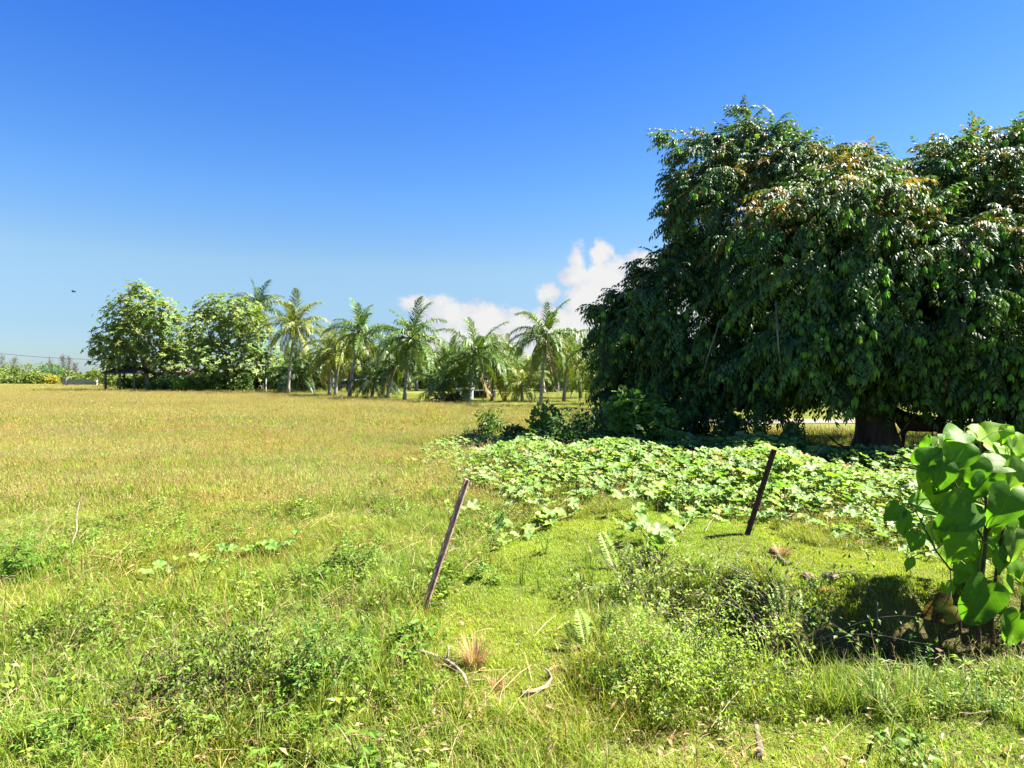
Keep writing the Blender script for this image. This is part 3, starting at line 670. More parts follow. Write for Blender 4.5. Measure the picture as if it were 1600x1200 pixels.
acc.stamp(BUNCH, basis(nrm(rdir(m)*np.array([1, 1, .1])), np.tile([0, 0, 1.0], (m, 1))), tipp-o0, rng.uniform(.16, .27, m), jit((.135, .27, .03), m, .35, .15))
yl = acc.obj('young_leaves', M['leaf'], tree); yl['kind'] = 'stuff'; yl['label'] = 'limp pale green young leaves hanging at the shoot tips'
# trunk with buttress and limbs
acc = Acc(); c0 = np.zeros(3)
acc.tube([(0, 0, -.2), (-.02, 0, .15), (-.08, 0, .7), (-.12, 0, 1.5), (-.25, .1, 2.3)], [.72, .56, .46, .42, .40], sides=12)
for th, rl in ((0.2, 1.0), (1.5, .8), (2.7, 1.1), (3.9, .9), (5.2, 1.0)):
    acc.tube([(math.cos(th)*rl, math.sin(th)*rl, -.12), (math.cos(th)*.55, math.sin(th)*.55, .05), (math.cos(th)*.25, math.sin(th)*.25, .6)], [.07, .16, .2], sides=7)
acc.obj('trunk', M['bark'], tree, smooth=True)
def limb(pts, r0, r1):
    acc = Acc(); pts = np.array(pts, float); acc.tube(pts, np.linspace(r0, r1, len(pts)), sides=8); acc.obj('limb', M['bark'], tree, smooth=True)
limb([(-.1, 0, 1.1), (-.7, .1, 1.9), (-1.5, .4, 2.7), (-3.0, .9, 3.8), (-4.6, 1.4, 4.6)], .30, .08)
limb([(-.2, 0, 2.0), (-.6, .4, 3.2), (-1.6, .3, 4.6), (-2.6, .2, 6.3)], .30, .07)
limb([(-.2, 0, 2.0), (.5, .2, 3.0), (1.4, -.5, 4.4), (2.4, -.7, 6.0)], .28, .07)
limb([(0, 0, 1.6), (.9, -.5, 2.3), (2.2, -1.2, 3.2), (3.8, -1.8, 4.2)], .24, .06)
limb([(-.2, 0, 1.8), (-1.4, .9, 2.6), (-3.6, 1.4, 3.0), (-5.6, 1.6, 2.9)], .22, .05)
limb([(.1, 0, 1.4), (.8, -.4, 1.6), (1.5, -1.0, 2.0), (1.9, -1.6, 2.1)], .16, .05)
for pts in ([(1095,600,14.6),(1105,560,14.2),(1125,500,14.0)], [(1212,470,13.6),(1216,540,13.4),(1225,610,13.8)], [(1330,580,13.8),(1350,620,14.2),(1352,660,14.6)], [(1395,690,15.2),(1425,655,14.9),(1450,620,14.4)]):
    limb([np.array(at(*q))-o0 for q in pts], .022, .010)
# dark leaf-litter sticks below it
acc = Acc(); b = np.array(gp(1332, 703)); acc.tube([b, b+np.array([-.25, .3, .12]), b+np.array([-.42, .6, .38])], [.03, .025, .012], sides=5)
tag(acc.obj('fallen_branch', M['stem']), 'short dark fallen branch on the bare litter left of the big trunk', 'branch')

#%%PALMS
# ------------------------------------------------------------------ coconut palms
def frond_mesh(seed, elev, droop, col, hang=1.0, n=36):
    """pinnate frond, petiole at origin, growing along +X, arching by gravity; length 1"""
    r = np.random.default_rng(seed); acc = Acc(); steps = 40; p = np.zeros(3); a_ = elev; P = [p.copy()]; A = [a_]; side = r.uniform(-.25, .25)
    for k in range(steps):
        a_ = a_-droop/steps*(.25+1.5*k/steps); p = p+np.array([math.cos(a_), side*math.cos(a_)*k/steps*.5, math.sin(a_)])/steps; P.append(p.copy()); A.append(a_)
    P = np.array(P); A = np.array(A)
    acc.tube(P[::5], np.linspace(.013, .003, len(P[::5])), np.asarray(col)*np.array([1.9, 1.6, 1.2]), 4, cap=False)
    for k in range(n):
        t = .15+.85*k/(n-1); i = min(steps, int(t*steps)); base = P[i]; ang = A[i]
        L = .26*math.sin(math.pi*min(1, .14+t*.84))**.6*(1.05-.30*t)+.04
        for sd in (-1, 1):
            if r.uniform() < .05: continue
            tang = np.array([math.cos(ang), 0, math.sin(ang)]); lat = np.array([0, sd, 0.0]); upn = np.array([-math.sin(ang), 0, math.cos(ang)])
            d1 = nrm(tang*.75+lat*.75+upn*.22+r.normal(0, .11, 3)); d2 = nrm(tang*.55+lat*.35+np.array([0, 0, -1.0])*hang*r.uniform(.6, 1.3)+r.normal(0, .12, 3))
            m_ = base+d1*L*.45; e = m_+d2*L*.62; wv = nrm(np.cross(d1, upn))*.0095
            c = np.asarray(col)*r.uniform(.65, 1.35)
            acc.raw([base-wv*.6, base+wv*.6, m_+wv, m_-wv, e], [[(0, 1, 2, 3)], [(3, 2, 4)]], c)
    return acc.mesh('frond', M['frond'])
GP = (.080, .140, .024); GY = (.150, .185, .03); GD = (.05, .09, .026); GB = (.24, .16, .05)
FR = {}
for kind, col in (('green', GP), ('yellow', GY), ('dark', GD)):
    c_ = np.asarray(col)
    FR[kind] = [frond_mesh(1, 1.45, .35, c_*1.1, .3), frond_mesh(2, 1.22, .9, c_*1.05, .5), frond_mesh(3, .95, 1.35, c_, .8), frond_mesh(4, .62, 1.6, c_), frond_mesh(5, .28, 1.6, c_),
                frond_mesh(6, -.10, 1.35, c_*.97, 1.2), frond_mesh(7, -.5, 1.0, c_*np.array([1.15, 1.05, .9]), 1.2), frond_mesh(8, -1.0, .45, np.asarray(GB)*.75+c_*.25, 1.2)]
CLS = [0, 1, 1, 2, 2, 2, 3, 3, 3, 3, 4, 4, 4, 4, 4, 5, 5, 5, 5, 5, 6, 6, 6, 6, 6, 6]
nut_me = None
def palm(uc, vc, ub, vb, rpx, label, kind='green', nf=26, nuts=0, group='coconut palms beyond the field', dead=True, d=None):
    global nut_me
    b = gp(ub, vb) if d is None else Vector(((ub-U0)/F*d, d, gz((ub-U0)/F*d, d)))
    top = at(uc, vc, b.y)-b; s = b.y/F; R = rpx*s*1.28
    root = empty('coconut_palm', b, label, 'palm', group)
    hgt = top.z; acc = Acc(); lean = Vector((top.x, rng.uniform(-.1, .1)*hgt, 0)); pts = []
    for k in range(9):
        t = k/8; pts.append((lean.x*(t**1.4), lean.y*t, hgt*t-.1*(1-t)))
    r0 = max(.10, 2.6*s); acc.tube(pts, [r0*1.45, r0*1.08, r0, r0*.95, r0*.9, r0*.85, r0*.82, r0*.8, r0*.75], sides=8)
    acc.obj('trunk', M['palm_bark'], root, smooth=True)
    tip = Vector(pts[-1]); g = rng.uniform(0, 6.28)
    for k in range(nf):
        t = k/(nf-1); cls = CLS[int(t*(len(CLS)-1)+.5)]
        if dead and k >= nf-2 and rng.uniform() < .5: cls = 7
        f = link('frond', FR[kind][cls], root, tip)
        g += 2.399+rng.normal(0, .12); f.rotation_euler = (rng.normal(0, .10), rng.normal(0, .10), g)
        sc_ = R*(.92+.22*math.sin(math.pi*min(1, t*1.15)))*rng.uniform(.82, 1.12); f.scale = (sc_, sc_, sc_)
    if nuts:
        if nut_me is None:
            bm = bmesh.new(); bmesh.ops.create_icosphere(bm, subdivisions=2, radius=1)
            for v_ in bm.verts: v_.co.z *= 1.2
            nut_me = bpy.data.meshes.new('coconut'); bm.to_mesh(nut_me); bm.free(); nut_me.materials.append(M['nut'])
        for k in range(nuts):
            th = rng.uniform(0, 6.28); o = link('coconut', nut_me, root, tip+Vector((math.cos(th)*r0*1.8, math.sin(th)*r0*1.8, -r0*rng.uniform(.5, 2.4)))); o.scale = (r0*.8,)*3
    return root

palm(463,512,450,615,46,'tall coconut palm on straight pale trunk, first right of the broad-leaved trees',nuts=7,kind='yellow')
palm(533,548,524,618,44,'bushy coconut palm with yellow hanging fronds in the cluster before the blue-roofed house',kind='yellow')
palm(516,556,515,617,38,'coconut palm with bare twin-looking trunk on the left of the dense palm cluster',kind='yellow',nf=22)
palm(563,520,546,621,44,'coconut palm on a slim trunk leaning right, just right of the blue-roofed house',nuts=4,kind='green')
palm(643,528,632,625,56,'large full-crowned coconut palm standing under the left cloud bank')
palm(620,568,605,622,42,'shorter coconut palm leaning right beside the large full-crowned palm',kind='dark',nf=22)
palm(743,556,733,629,58,'coconut palm on a dark leaning trunk in front of the mint green shed',kind='green')
palm(853,526,845,634,56,'tall coconut palm with spiky upright fronds behind the bright leafy shrub')
palm(888,560,881,627,44,'yellowing coconut palm tucked right behind the tall spiky palm',kind='yellow')
palm(955,548,960,640,60,'coconut palm on pale trunk half hidden by the big dark tree')
palm(815,600,816,628,38,'low young coconut palm with arching fronds left of the tall spiky palm',nf=20,kind='yellow',dead=False)
palm(692,600,692,628,46,'short coconut palm with wide drooping fronds beside the woodpile',nf=22)
palm(400,482,402,616,44,'coconut palm whose crown pokes up behind the right broad-leaved tree',kind='dark',d=101.)
palm(466,588,463,614,40,'short dark coconut palm right behind the pale straight trunk',kind='dark',nf=20,dead=False)
palm(490,598,489,612,30,'small coconut palm in front of the low white wall',kind='green',nf=19,dead=False)
palm(586,592,581,621,42,'short coconut palm with heavy dark fronds right of the blue-roofed house',kind='dark',nf=20)
palm(774,572,768,626,44,'coconut palm on a slim pale leaning trunk behind the dark shade shelter',kind='green',nf=22)
palm(929,592,931,632,42,'low coconut palm with brown-tinged hanging fronds near the big dark tree',kind='yellow',nf=21)
palm(905,575,907,622,40,'thin coconut palm between yellowing palm and big dark tree',kind='green',nf=20)
for k in range(46):
    u = 436+k*11.9+rng.uniform(-6, 6); d = rng.uniform(84, 116); vc = rng.uniform(548, 594) if u > 500 else rng.uniform(565, 592)
    palm(u, vc, u+rng.uniform(-8, 8), 0, rng.uniform(30, 38), 'coconut palm in the far rows seen between the nearer palms', 'yellow' if rng.uniform() < .45 else 'green', 18, group='far rows of coconut palms', dead=False, d=d)

# ------------------------------------------------------------------ broad-leaved trees on the left
def rosette_tmpl(seed):
    r = np.random.default_rng(seed); acc = Acc(); m = 7; th = np.arange(m)*2*np.pi/m+r.uniform(-.3, .3, m)
    acc.stamp(tl_leaf(.5, .08, .22), basis(np.stack([np.cos(th), np.sin(th), r.uniform(-.1, .55, m)], 1), np.tile([0, 0, 1.0], (m, 1))), np.zeros((m, 3)), r.uniform(.7, 1.1, m), np.repeat(r.uniform(.75, 1.25, (m, 1)), 3, 1))
    return (np.concatenate(acc.v), [np.concatenate(acc.f)], np.concatenate(acc.c))
ROS = [rosette_tmpl(k) for k in range(4)]
def rosette_tree(label, ub, vb, lobes, dens, leafpx, cols, trunk_r, group=None):
    b = gp(ub, vb); s = b.y/F; root = empty('broadleaf_tree', b, label, 'tree', group); acc = Acc(); o = np.array(b); limbs = Acc(); limbs.tube([(0, 0, -.2), (.05, 0, 1.6), (-.1, 0, 3.5)], [trunk_r*1.3, trunk_r, trunk_r*.8], sides=8)
    for u, v, ru, rv in lobes:
        ru *= 1.13; rv *= 1.13; c = np.array(at(u, v, b.y))-o; c[1] += rng.uniform(-2.5, 2.0); r = np.array([ru*s, (ru+rv)*.5*s, rv*s])
        m = int(dens*(ru*rv)/900); p, dn = ellipsoid_pts(m, c, r, .55); p = p+rng.normal(0, .12, (m, 3))*r
        k_ = rng.integers(0, 4, m); upv = nrm(dn*.8+np.array([0, 0, .7])+rdir(m)*.35); fwd = nrm(np.cross(upv, rdir(m)))
        for q in range(4):
            z = k_ == q; acc.stamp(ROS[q], basis(fwd[z], upv[z]), p[z], leafpx*s*rng.uniform(.6, 1.15, int(z.sum())), jit(cols[rng.integers(len(cols))], int(z.sum()), .3, .14))
        limbs.tube([(-.1, 0, 2.4), np.array([-.1, 0, 3])*.5+c*.5+rng.normal(0, .3, 3), c], [trunk_r*.5, trunk_r*.3, trunk_r*.1], sides=5)
    cr = acc.obj('crown', M['leaf_soft'], root); cr['kind'] = 'stuff'
    limbs.obj('trunk', M['palm_bark'], root, smooth=True)
    return root
LG = [(.15, .205, .045), (.115, .17, .035), (.185, .235, .06)]
rosette_tree('rounded pale-leaved tree over the dark open hut roof, leftmost tall tree', 228, 611,
    [(218,478,34,30),(190,500,34,28),(250,490,38,28),(175,530,36,26),(215,525,45,32),(265,520,38,34),(285,545,32,28),(160,545,24,18),(235,555,50,24),(195,560,40,18),(275,565,26,20),(225,455,16,12)], 150, 6.6, LG, .45)
rosette_tree('pale-leaved tree with white limbs standing between hut and first palm', 362, 612,
    [(335,480,26,20),(365,490,34,26),(395,500,26,28),(330,515,32,32),(370,525,42,34),(405,535,30,34),(345,560,40,28),(390,570,38,26),(420,570,18,24),(320,555,20,28),(385,478,16,12),(322,585,22,14),(365,592,30,12)], 150, 6.4, LG, .4)

# ------------------------------------------------------------------ far hedges, shrubs and background mass
def mass(name, label, u0, u1, d, hlo, hhi, n, leaf, col, dep=4.0, cat='undergrowth'):
    acc = Acc(); x = np.linspace((u0-U0)/F*d, (u1-U0)/F*d, n); x = x+rng.normal(0, .5, n); yy = d+rng.uniform(-dep, dep, n)
    prof = hlo+(hhi-hlo)*(.5+.5*np.sin(x*.31+u0)*np.sin(x*.83+1.3)*.9); z = G(x, yy)+prof*rng.uniform(0, 1, n)**.75
    up = nrm(np.array([0, -.3, 1.0])+rdir(n)*.6)
    acc.stamp(TL_BROAD, basis(rdir(n), up), np.stack([x, yy, z], 1), leaf*rng.uniform(.5, 1.3, n), jit(col, n, .35, .15))
    return tag(acc.obj(name, M['leaf']), label, cat, kind='stuff')
mass('undergrowth', 'dark green thicket closing the view behind the palm rows', 395, 985, 122, 2.6, 5.0, 17000, 1.0, (.06, .105, .022))
mass('hedge_foliage', 'mixed bright hedge beyond the shade under the big tree', 1000, 1900, 46, 1.6, 4.2, 13000, .42, (.10, .16, .022), 2.5)
mass('shade_undergrowth', 'deep green growth behind the two broad-leaved trees', 300, 450, 98, 1.8, 3.6, 3600, .7, (.04, .075, .02), 2.0)

HG = 'hedge bushes at the far left edge of the field'
for u, vb, wp, hp, c, lb in [(-40,600,90,30,(.13,.17,.025),'yellow-green hedge bush running out of the frame at the far left'),(22,599,62,32,(.12,.17,.02),'bright green hedge bush nearest the frame edge beneath the cable'),
        (83,599,66,31,(.06,.125,.016),'rounded darker green dome-shaped bush left of the low wall'),(52,600,40,20,(.13,.17,.03),'small light green bush between hedge and dome-shaped bush'),
        (78,600,26,14,(.26,.24,.02),'low yellow-leaved bush in front of the dome-shaped bush'),(125,598,20,12,(.25,.24,.02),'low yellow bush behind the grey low wall'),
        (146,600,30,22,(.12,.16,.02),'bright green bush behind the right end of the low wall'),(172,607,40,34,(.12,.16,.025),'olive green bush between low wall and dark hut'),(112,599,30,20,(.14,.16,.05),'greyish green bush behind the grey low wall')]:
    px_bush(u, vb, wp, hp, leafpx=4.2, name='hedge_bush', label=lb, cat='bush', n=900, col=c, group=HG, lump=7, stems=5)
for u, vb, wp, hp, c, lb in [(197,611,38,22,(0.083,0.150,0.026),'dark green shrub at the left post of the hut'),(222,611,30,26,(0.090,0.180,0.026),'dark leafy shrub directly under the leftmost tall tree'),(241,612,20,18,(.10,.19,.025),'small bright shrub left of the orange gap at the hut'),
        (262,612,36,24,(0.068,0.128,0.026),'dark shrub in front of the low thatched roof'),(288,613,42,26,(.13,.22,.03),'brightest yellow-green shrub at the field edge before the thatched hut'),(318,613,26,18,(0.083,0.158,0.026),'dark low shrub right of the brightest shrub'),(337,613,24,20,(.08,.15,.03),'upright mid green shrub below the second pale-leaved tree'),
        (378,613,34,22,(.07,.125,.025),'leafy shrub at the foot of the second pale-leaved tree'),(440,608,50,20,(0.053,0.105,0.026),'deep green shrub behind the white post and palm trunk')]:
    px_bush(u, vb, wp, hp, leafpx=4.0, name='field_edge_shrub', label=lb, cat='shrub', n=700, col=c, group='shrubs along the far field edge', lump=5, stems=4)
# faint casuarinas far left
for u, v0, hp, lb in [(3,598,40,'faint grey-purple feathery tree at the frame edge beyond the hedge'),(22,598,36,'thin feathery tree rising just right of the frame edge tree'),(78,598,34,'feathery tree top behind the left of the dome-shaped bush'),(98,598,40,'tallest feathery casuarina above the dome-shaped bush'),(108,598,36,'feathery tree close right of the tallest casuarina'),(118,598,28,'low feathery tree near the low wall')]:
    d = 300.; b = Vector(((u-U0)/F*d, d, 0)); root = empty('casuarina_tree', b, lb, 'tree', 'feathery trees beyond the hedge'); hh = hp*d/F; acc = Acc(); m = 260
    t = rng.uniform(.2, 1, m); p = np.stack([rng.normal(0, 1.1, m)*(1.15-t), rng.normal(0, 1.1, m)*(1.15-t), t*hh], 1)
    acc.stamp(tl_leaf(.10, .02, .1), basis(nrm(rdir(m)+np.array([0, 0, .9])), rdir(m)), p, rng.uniform(1.2, 2.4, m), jit((.14, .13, .15), m, .2)); k = acc.obj('crown', M['leaf'], root); k['kind'] = 'stuff'
    acc = Acc(); acc.tube([(0, 0, 0), (.1, 0, hh*.5), (0, 0, hh*.92)], [.22, .14, .04], sides=5); acc.obj('trunk', M['timber'], root)
# mixed back edge so no sharp horizon shows at the left
mass('far_scrub', 'low green scrub line along the horizon at the far left', -400, 420, 215, 1.6, 3.2, 7000, 1.6, (.10, .14, .03), 5)
mass('far_scrub', 'low green scrub line along the horizon at the far right', 980, 2400, 190, 3, 9, 9000, 2.0, (.07, .11, .025), 5)

#%%STRUCT
# ------------------------------------------------------------------ buildings and field furniture at the back
def world_root(name, u, v, label, cat, group=None):
    b = gp(u, v); return empty(name, b, label, cat, group), b, b.y/F
def hip_roof(acc, x0, x1, y0, y1, z0, z1, ridge, over=.0, th=.18):
    cx = (x0+x1)/2; cy = (y0+y1)/2; V = [(x0,y0,z0),(x1,y0,z0),(x1,y1,z0),(x0,y1,z0),(cx-ridge,cy,z1),(cx+ridge,cy,z1)]
    V += [(v_[0], v_[1], v_[2]-th) for v_ in V]
    acc.raw(V, [[(0,1,5,4),(2,3,4,5),(0,6,7,1),(1,7,8,2),(2,8,9,3),(3,9,6,0),(6,10,11,7),(8,11,10,9)],[(1,2,5),(3,0,4),(7,11,8),(9,10,6)]], (1, 1, 1))
# open hut with dark pyramid roof
root, b, s = world_root('open_hut', 206, 611, 'open hut with low dark pyramid roof on posts under the leftmost tall tree', 'hut')
acc = Acc(); hip_roof(acc, -32*s, 32*s, -2.5, 2.5, 29*s, 43*s, 5*s); acc.obj('roof', M['dark_thatch'], root)
for sx in (-1, 0, 1):
    acc = Acc(); acc.tube([(sx*22*s-.6, -2, -.1), (sx*22*s-.6, -2, 30*s)], [.16, .16], sides=6); acc.obj('post', M['timber'], root)
for sx in (-1, 1):
    acc = Acc(); acc.tube([(sx*24*s, 2, -.1), (sx*24*s, 2, 30*s)], [.16, .16], sides=6); acc.obj('post', M['timber'], root)
# long low hut with brown thatch
root, b, s = world_root('thatched_hut', 292, 610, 'long low hut with sagging brown thatch between the two pale-leaved trees', 'hut')
acc = Acc(); hip_roof(acc, -48*s, 44*s, -3, 3, 17*s, 33*s, 28*s); acc.obj('roof', M['thatch'], root)
acc = Acc(); acc.box((-44*s, -1.2, -.1), (40*s, 2.4, 17*s-.15)); acc.obj('wall', M['dark_inside'], root)
for k in range(5):
    acc = Acc(); x_ = -42*s+k*20*s; acc.tube([(x_, -2.6, -.1), (x_, -2.6, 18*s)], [.12, .12], sides=6); acc.obj('post', M['timber'], root)
# low wall on the far left
root, b, s = world_root('low_wall', 128, 603, 'low weathered grey block wall in front of the far left hedge', 'wall')
acc = Acc(); acc.box((-24*s, -.15, -.2), (20*s, .15, 9*s)); acc.obj('wall_face', M['pale_wall'], root)
for x_ in (-26, 21):
    acc = Acc(); acc.box((x_*s-.45, -.35, -.2), (x_*s+.45, .35, 12*s)); acc.box((x_*s-.6, -.5, 12*s), (x_*s+.6, .5, 12.8*s)); acc.obj('pillar', M['pale_wall'], root)
acc = Acc(); acc.box((-25*s, -.22, 9*s+.01), (19.5*s, .22, 9*s+.2)); acc.obj('coping', M['pale_wall'], root)
# house with blue roof
d = 118.; s = d/F; b = Vector(((545-U0)/F*d, d, 0)); root = empty('house', b, 'white house with light blue sheet roof seen between palm trunks', 'house')
hz = lambda v: H+(V0-v)/F*d
acc = Acc(); acc.box((-22*s, 0, -.2), (26*s, 5, hz(593)), mi=0); acc.obj('wall', M['white_wall'], root)
acc = Acc(); V = [(-26*s,-1.2,hz(594)),(30*s,-1.2,hz(594)),(30*s,2.6,hz(581)),(-26*s,2.6,hz(581)),(30*s,6.4,hz(594)),(-26*s,6.4,hz(594))]
V += [(p_[0], p_[1], p_[2]-.12) for p_ in V]
acc.raw(V, [[(0,1,2,3),(3,2,4,5),(0,6,7,1),(5,4,10,11),(6,9,8,7),(9,11,10,8),(1,7,8,2),(2,8,10,4),(0,3,9,6),(3,5,11,9)]], (1, 1, 1)); acc.obj('roof', M['blue_roof'], root)
for k in range(4):
    x_ = (-16+k*11)*s; z0, z1 = hz(600), hz(595.5)
    acc = Acc(); acc.box((x_, -.06, z0), (x_+8*s, .02, z1)); fr = acc.obj('window', M['timber'], root)
    acc = Acc(); acc.box((x_+.1, -.08, z0+.1), (x_+8*s-.1, -.061, z1-.1)); acc.obj('pane', M['dark_inside'], fr)
acc = Acc(); acc.box((2*s, -.05, -.1), (6.5*s, .02, hz(603))); acc.obj('door', M['timber'], root)
# white site wall
root, b, s = world_root('white_wall', 487, 612, 'short white wall panel standing in the grove left of the house', 'wall')
acc = Acc(); acc.box((-9*s, -.1, -.2), (9*s, .1, 9*s)); acc.obj('wall_face', M['white_wall'], root)
acc = Acc(); acc.box((-9.4*s, -.16, 9*s+.005), (9.4*s, .16, 9.8*s)); acc.obj('coping', M['pale_wall'], root)
# white post pair left
for u, hp, wp, lb in ((415.5, 22, 1.8, 'slim white post standing left of the first palm trunk'), (411, 13, 2.4, 'shorter grey post stub beside the slim white post')):
    b = gp(u, 613); s = b.y/F; acc = Acc(); acc.tube([(0, 0, -.2), (0, 0, hp*s*.5), (0, 0, hp*s), (0, 0, hp*s+.08)], [wp*s*.55, wp*s*.5, wp*s*.5, wp*s*.25], sides=8)
    o = acc.obj('wooden_post', M['white_wall'] if wp < 2 else M['pale_wall'], None, loc=b); tag(o, lb, 'post', 'posts left of the first palm')
# mint green shed
root, b, s = world_root('shed', 726, 626, 'small mint green shed behind the dark leaning palm trunk', 'shed')
acc = Acc(); acc.box((-17*s, 1.5, -.1), (9*s, 4.5, 15*s)); acc.obj('wall', M['green_paint'], root)
acc = Acc(); V = np.array([(-19*s,1.1,15*s+.02),(11*s,1.1,15*s+.02),(11*s,4.9,17.5*s),(-19*s,4.9,17.5*s)]); acc.raw(np.vstack([V, V+np.array([0, 0, .1])]), [[(0,3,2,1),(4,5,6,7),(0,1,5,4),(1,2,6,5),(2,3,7,6),(3,0,4,7)]], (1, 1, 1)); acc.obj('roof', M['timber'], root)
acc = Acc(); acc.box((-15*s, 1.44, -.05), (-9*s, 1.497, 13*s)); acc.obj('door', M['dark_inside'], root)
# dark shade shelter
root, b, s = world_root('shelter', 756, 623, 'dark open shelter with thin posts behind the palms right of the green shed', 'shelter')
acc = Acc(); acc.box((-20*s, 0, 11.5*s), (18*s, 3.2, 13*s)); acc.obj('roof', M['timber'], root)
acc = Acc(); acc.box((-19*s, 2.9, 0), (17*s, 3.0, 11.4*s)); acc.obj('back_wall', M['dark_inside'], root)
for k in range(4):
    acc = Acc(); x_ = (-18+k*11.5)*s; acc.tube([(x_, .2, -.1), (x_, .2, 11.5*s)], [.07, .07], sides=6); acc.obj('post', M['timber'], root)
acc = Acc(); acc.box((-19*s, .3, 5*s), (17*s, .36, 5.6*s)); acc.obj('rail', M['timber'], root)
# woodpile
root, b, s = world_root('woodpile', 700, 627, 'heap of pinkish-brown palm wood in front of the green shed', 'woodpile')
for k in range(44):
    acc = Acc(); c = np.array([rng.normal(0, 9)*s, rng.uniform(-.5, .8), abs(rng.normal(0, 4))*s+.05]); dv = nrm(rng.normal(size=3)*np.array([1, .5, .35]))*rng.uniform(.5, 1.1); c[2] = min(c[2], 11*s*(1-abs(c[0])/(24*s)))+.05
    acc.tube([c-dv, c, c+dv], [.06, .075, .05], sides=5); acc.obj('branch', M['dung'], root)
# pale stump in the field
b = gp(533, 626); acc = Acc(); acc.tube([(0, 0, -.1), (.02, 0, .25), (.08, 0, .5)], [.12, .10, .06], sides=7)
tag(acc.obj('stump', M['white_wall'], None, loc=b), 'small pale stump in dry grass left of the leaning palm', 'stump')
# overhead cable
acc = Acc(); p0, p1 = np.array(at(-60, 545, 150)), np.array(at(160, 562, 150)); acc.tube([p0*(1-t)+p1*t+np.array([0, 0, -.5*math.sin(math.pi*t)]) for t in np.linspace(0, 1, 12)], [.055]*12, sides=4)
tag(acc.obj('overhead_cable', M['wire']), 'thin overhead cable crossing the sky at the far left', 'cable')
acc = Acc(); p0 = np.array(at(1034, 312, 60)); p1 = np.array(at(1056, 292, 60)); acc.tube([p0, (p0+p1)/2-np.array([0, 0, .05]), p1], [.02]*3, sides=4)
# bird
b = at(115, 456, 60); acc = Acc()
acc.tube([(-.20, 0, 0), (-.08, 0, .01), (.08, 0, .01), (.2, 0, .02), (.25, 0, .0)], [.01, .05, .06, .035, .008], sides=6)
for sd in (-1, 1): acc.raw([(.08, 0, .03), (-.08, 0, .03), (-.1, sd*.22, .12), (.05, sd*.2, .13), (-.08, sd*.42, .06)], [[(0, 1, 2, 3)], [(3, 2, 4)]], (1, 1, 1))
tag(acc.obj('bird', M['hair'], None, loc=b), 'tiny dark bird flying in the blue sky at the left', 'bird')
# thin dark post behind the tree
b = gp(1456, 706); acc = Acc(); acc.tube([(0, 0, -.1), (.01, 0, .5), (.02, 0, .95)], [.022, .02, .02], sides=6)
tag(acc.obj('fence_post', M['wire'], None, loc=b), 'thin dark upright post right of the big tree trunk', 'post')
b = gp(1489, 722); acc = Acc(); acc.tube([(0, 0, -.1), (0, 0, .2), (-.02, 0, .42)], [.15, .14, .13], sides=9)
tag(acc.obj('stump', M['stem'], None, loc=b), 'dark stump glimpsed behind the heart-leaved plant', 'stump')

# ------------------------------------------------------------------ horse half hidden behind the hanging leaves
hb = gp(1441, 711); horse = empty('horse', hb, 'brown horse standing half hidden behind leaves right of the big trunk', 'horse', rz=math.radians(150))
def skin(name, verts, edges, rad, mat, parent, sub=2):
    me = bpy.data.meshes.new(name); me.from_pydata(verts, edges, []); o = bpy.data.objects.new(name, me); COL.objects.link(o)
    md = o.modifiers.new('skin', 'SKIN'); o.modifiers.new('sub', 'SUBSURF').levels = sub; o.modifiers['sub'].render_levels = sub
    for i, r in enumerate(rad): me.skin_vertices[0].data[i].radius = r if isinstance(r, tuple) else (r, r)
    me.skin_vertices[0].data[0].use_root = True
    dg = bpy.context.evaluated_depsgraph_get(); m2 = bpy.data.meshes.new_from_object(o.evaluated_get(dg)); bpy.data.objects.remove(o)
    m2.materials.clear(); m2.materials.append(M[mat])
    for p_ in m2.polygons: p_.use_smooth = True
    return link(name, m2, parent)
k = .74   # small horse: metres per unit
hv = [(-.55,0,1.15),(-.2,0,1.08),(.2,0,1.08),(.5,0,1.15),(.75,0,1.4),(.98,0,1.62),(1.12,0,1.6),(1.38,0,1.36),(-.78,0,1.12)]
he = [(0,1),(1,2),(2,3),(3,4),(4,5),(5,6),(6,7),(0,8)]
hr = [(.27,.29),(.28,.31),(.27,.31),(.23,.29),(.13,.2),(.10,.14),(.09,.11),(.06,.07),(.18,.2)]
for sx, sy in ((1,-1),(1,1),(-1,-1),(-1,1)):
    n0 = len(hv)
    if sx > 0: leg = [(.55,sy*.14,.85),(.56,sy*.15,.52),(.56,sy*.15,.15),(.60,sy*.15,.04)]; rr = [.11,.06,.042,.06]; root_ = 3
    else: leg = [(-.62,sy*.15,.88),(-.52,sy*.15,.72),(-.74,sy*.15,.48),(-.70,sy*.15,.15),(-.66,sy*.15,.04)]; rr = [.17,.12,.062,.045,.06]; root_ = 0
    hv += leg; hr += rr; he += [(root_, n0)]+[(n0+i, n0+i+1) for i in range(len(leg)-1)]
skin('body', [tuple(c*k for c in v_) for v_ in hv], he, [tuple(c*k for c in r) if isinstance(r, tuple) else r*k for r in hr], 'hide', horse)
acc = Acc(); acc.tube(np.array([(-.93,0,1.2),(-1.04,0,1.02),(-1.03,0,.7),(-1.0,0,.42)])*k, [.03*k,.055*k,.06*k,.01], sides=7); acc.obj('tail', M['hair'], horse, True)
acc = Acc()
for t in np.linspace(0, 1, 14):
    p_ = np.array([.52+.44*t, 0, 1.46+.28*t])*k; acc.tube([p_, p_+np.array([.0, .08, .02]), p_+np.array([-.02, .11, -.14])], [.02, .02, .004], sides=4)
acc.obj('mane', M['hair'], horse)
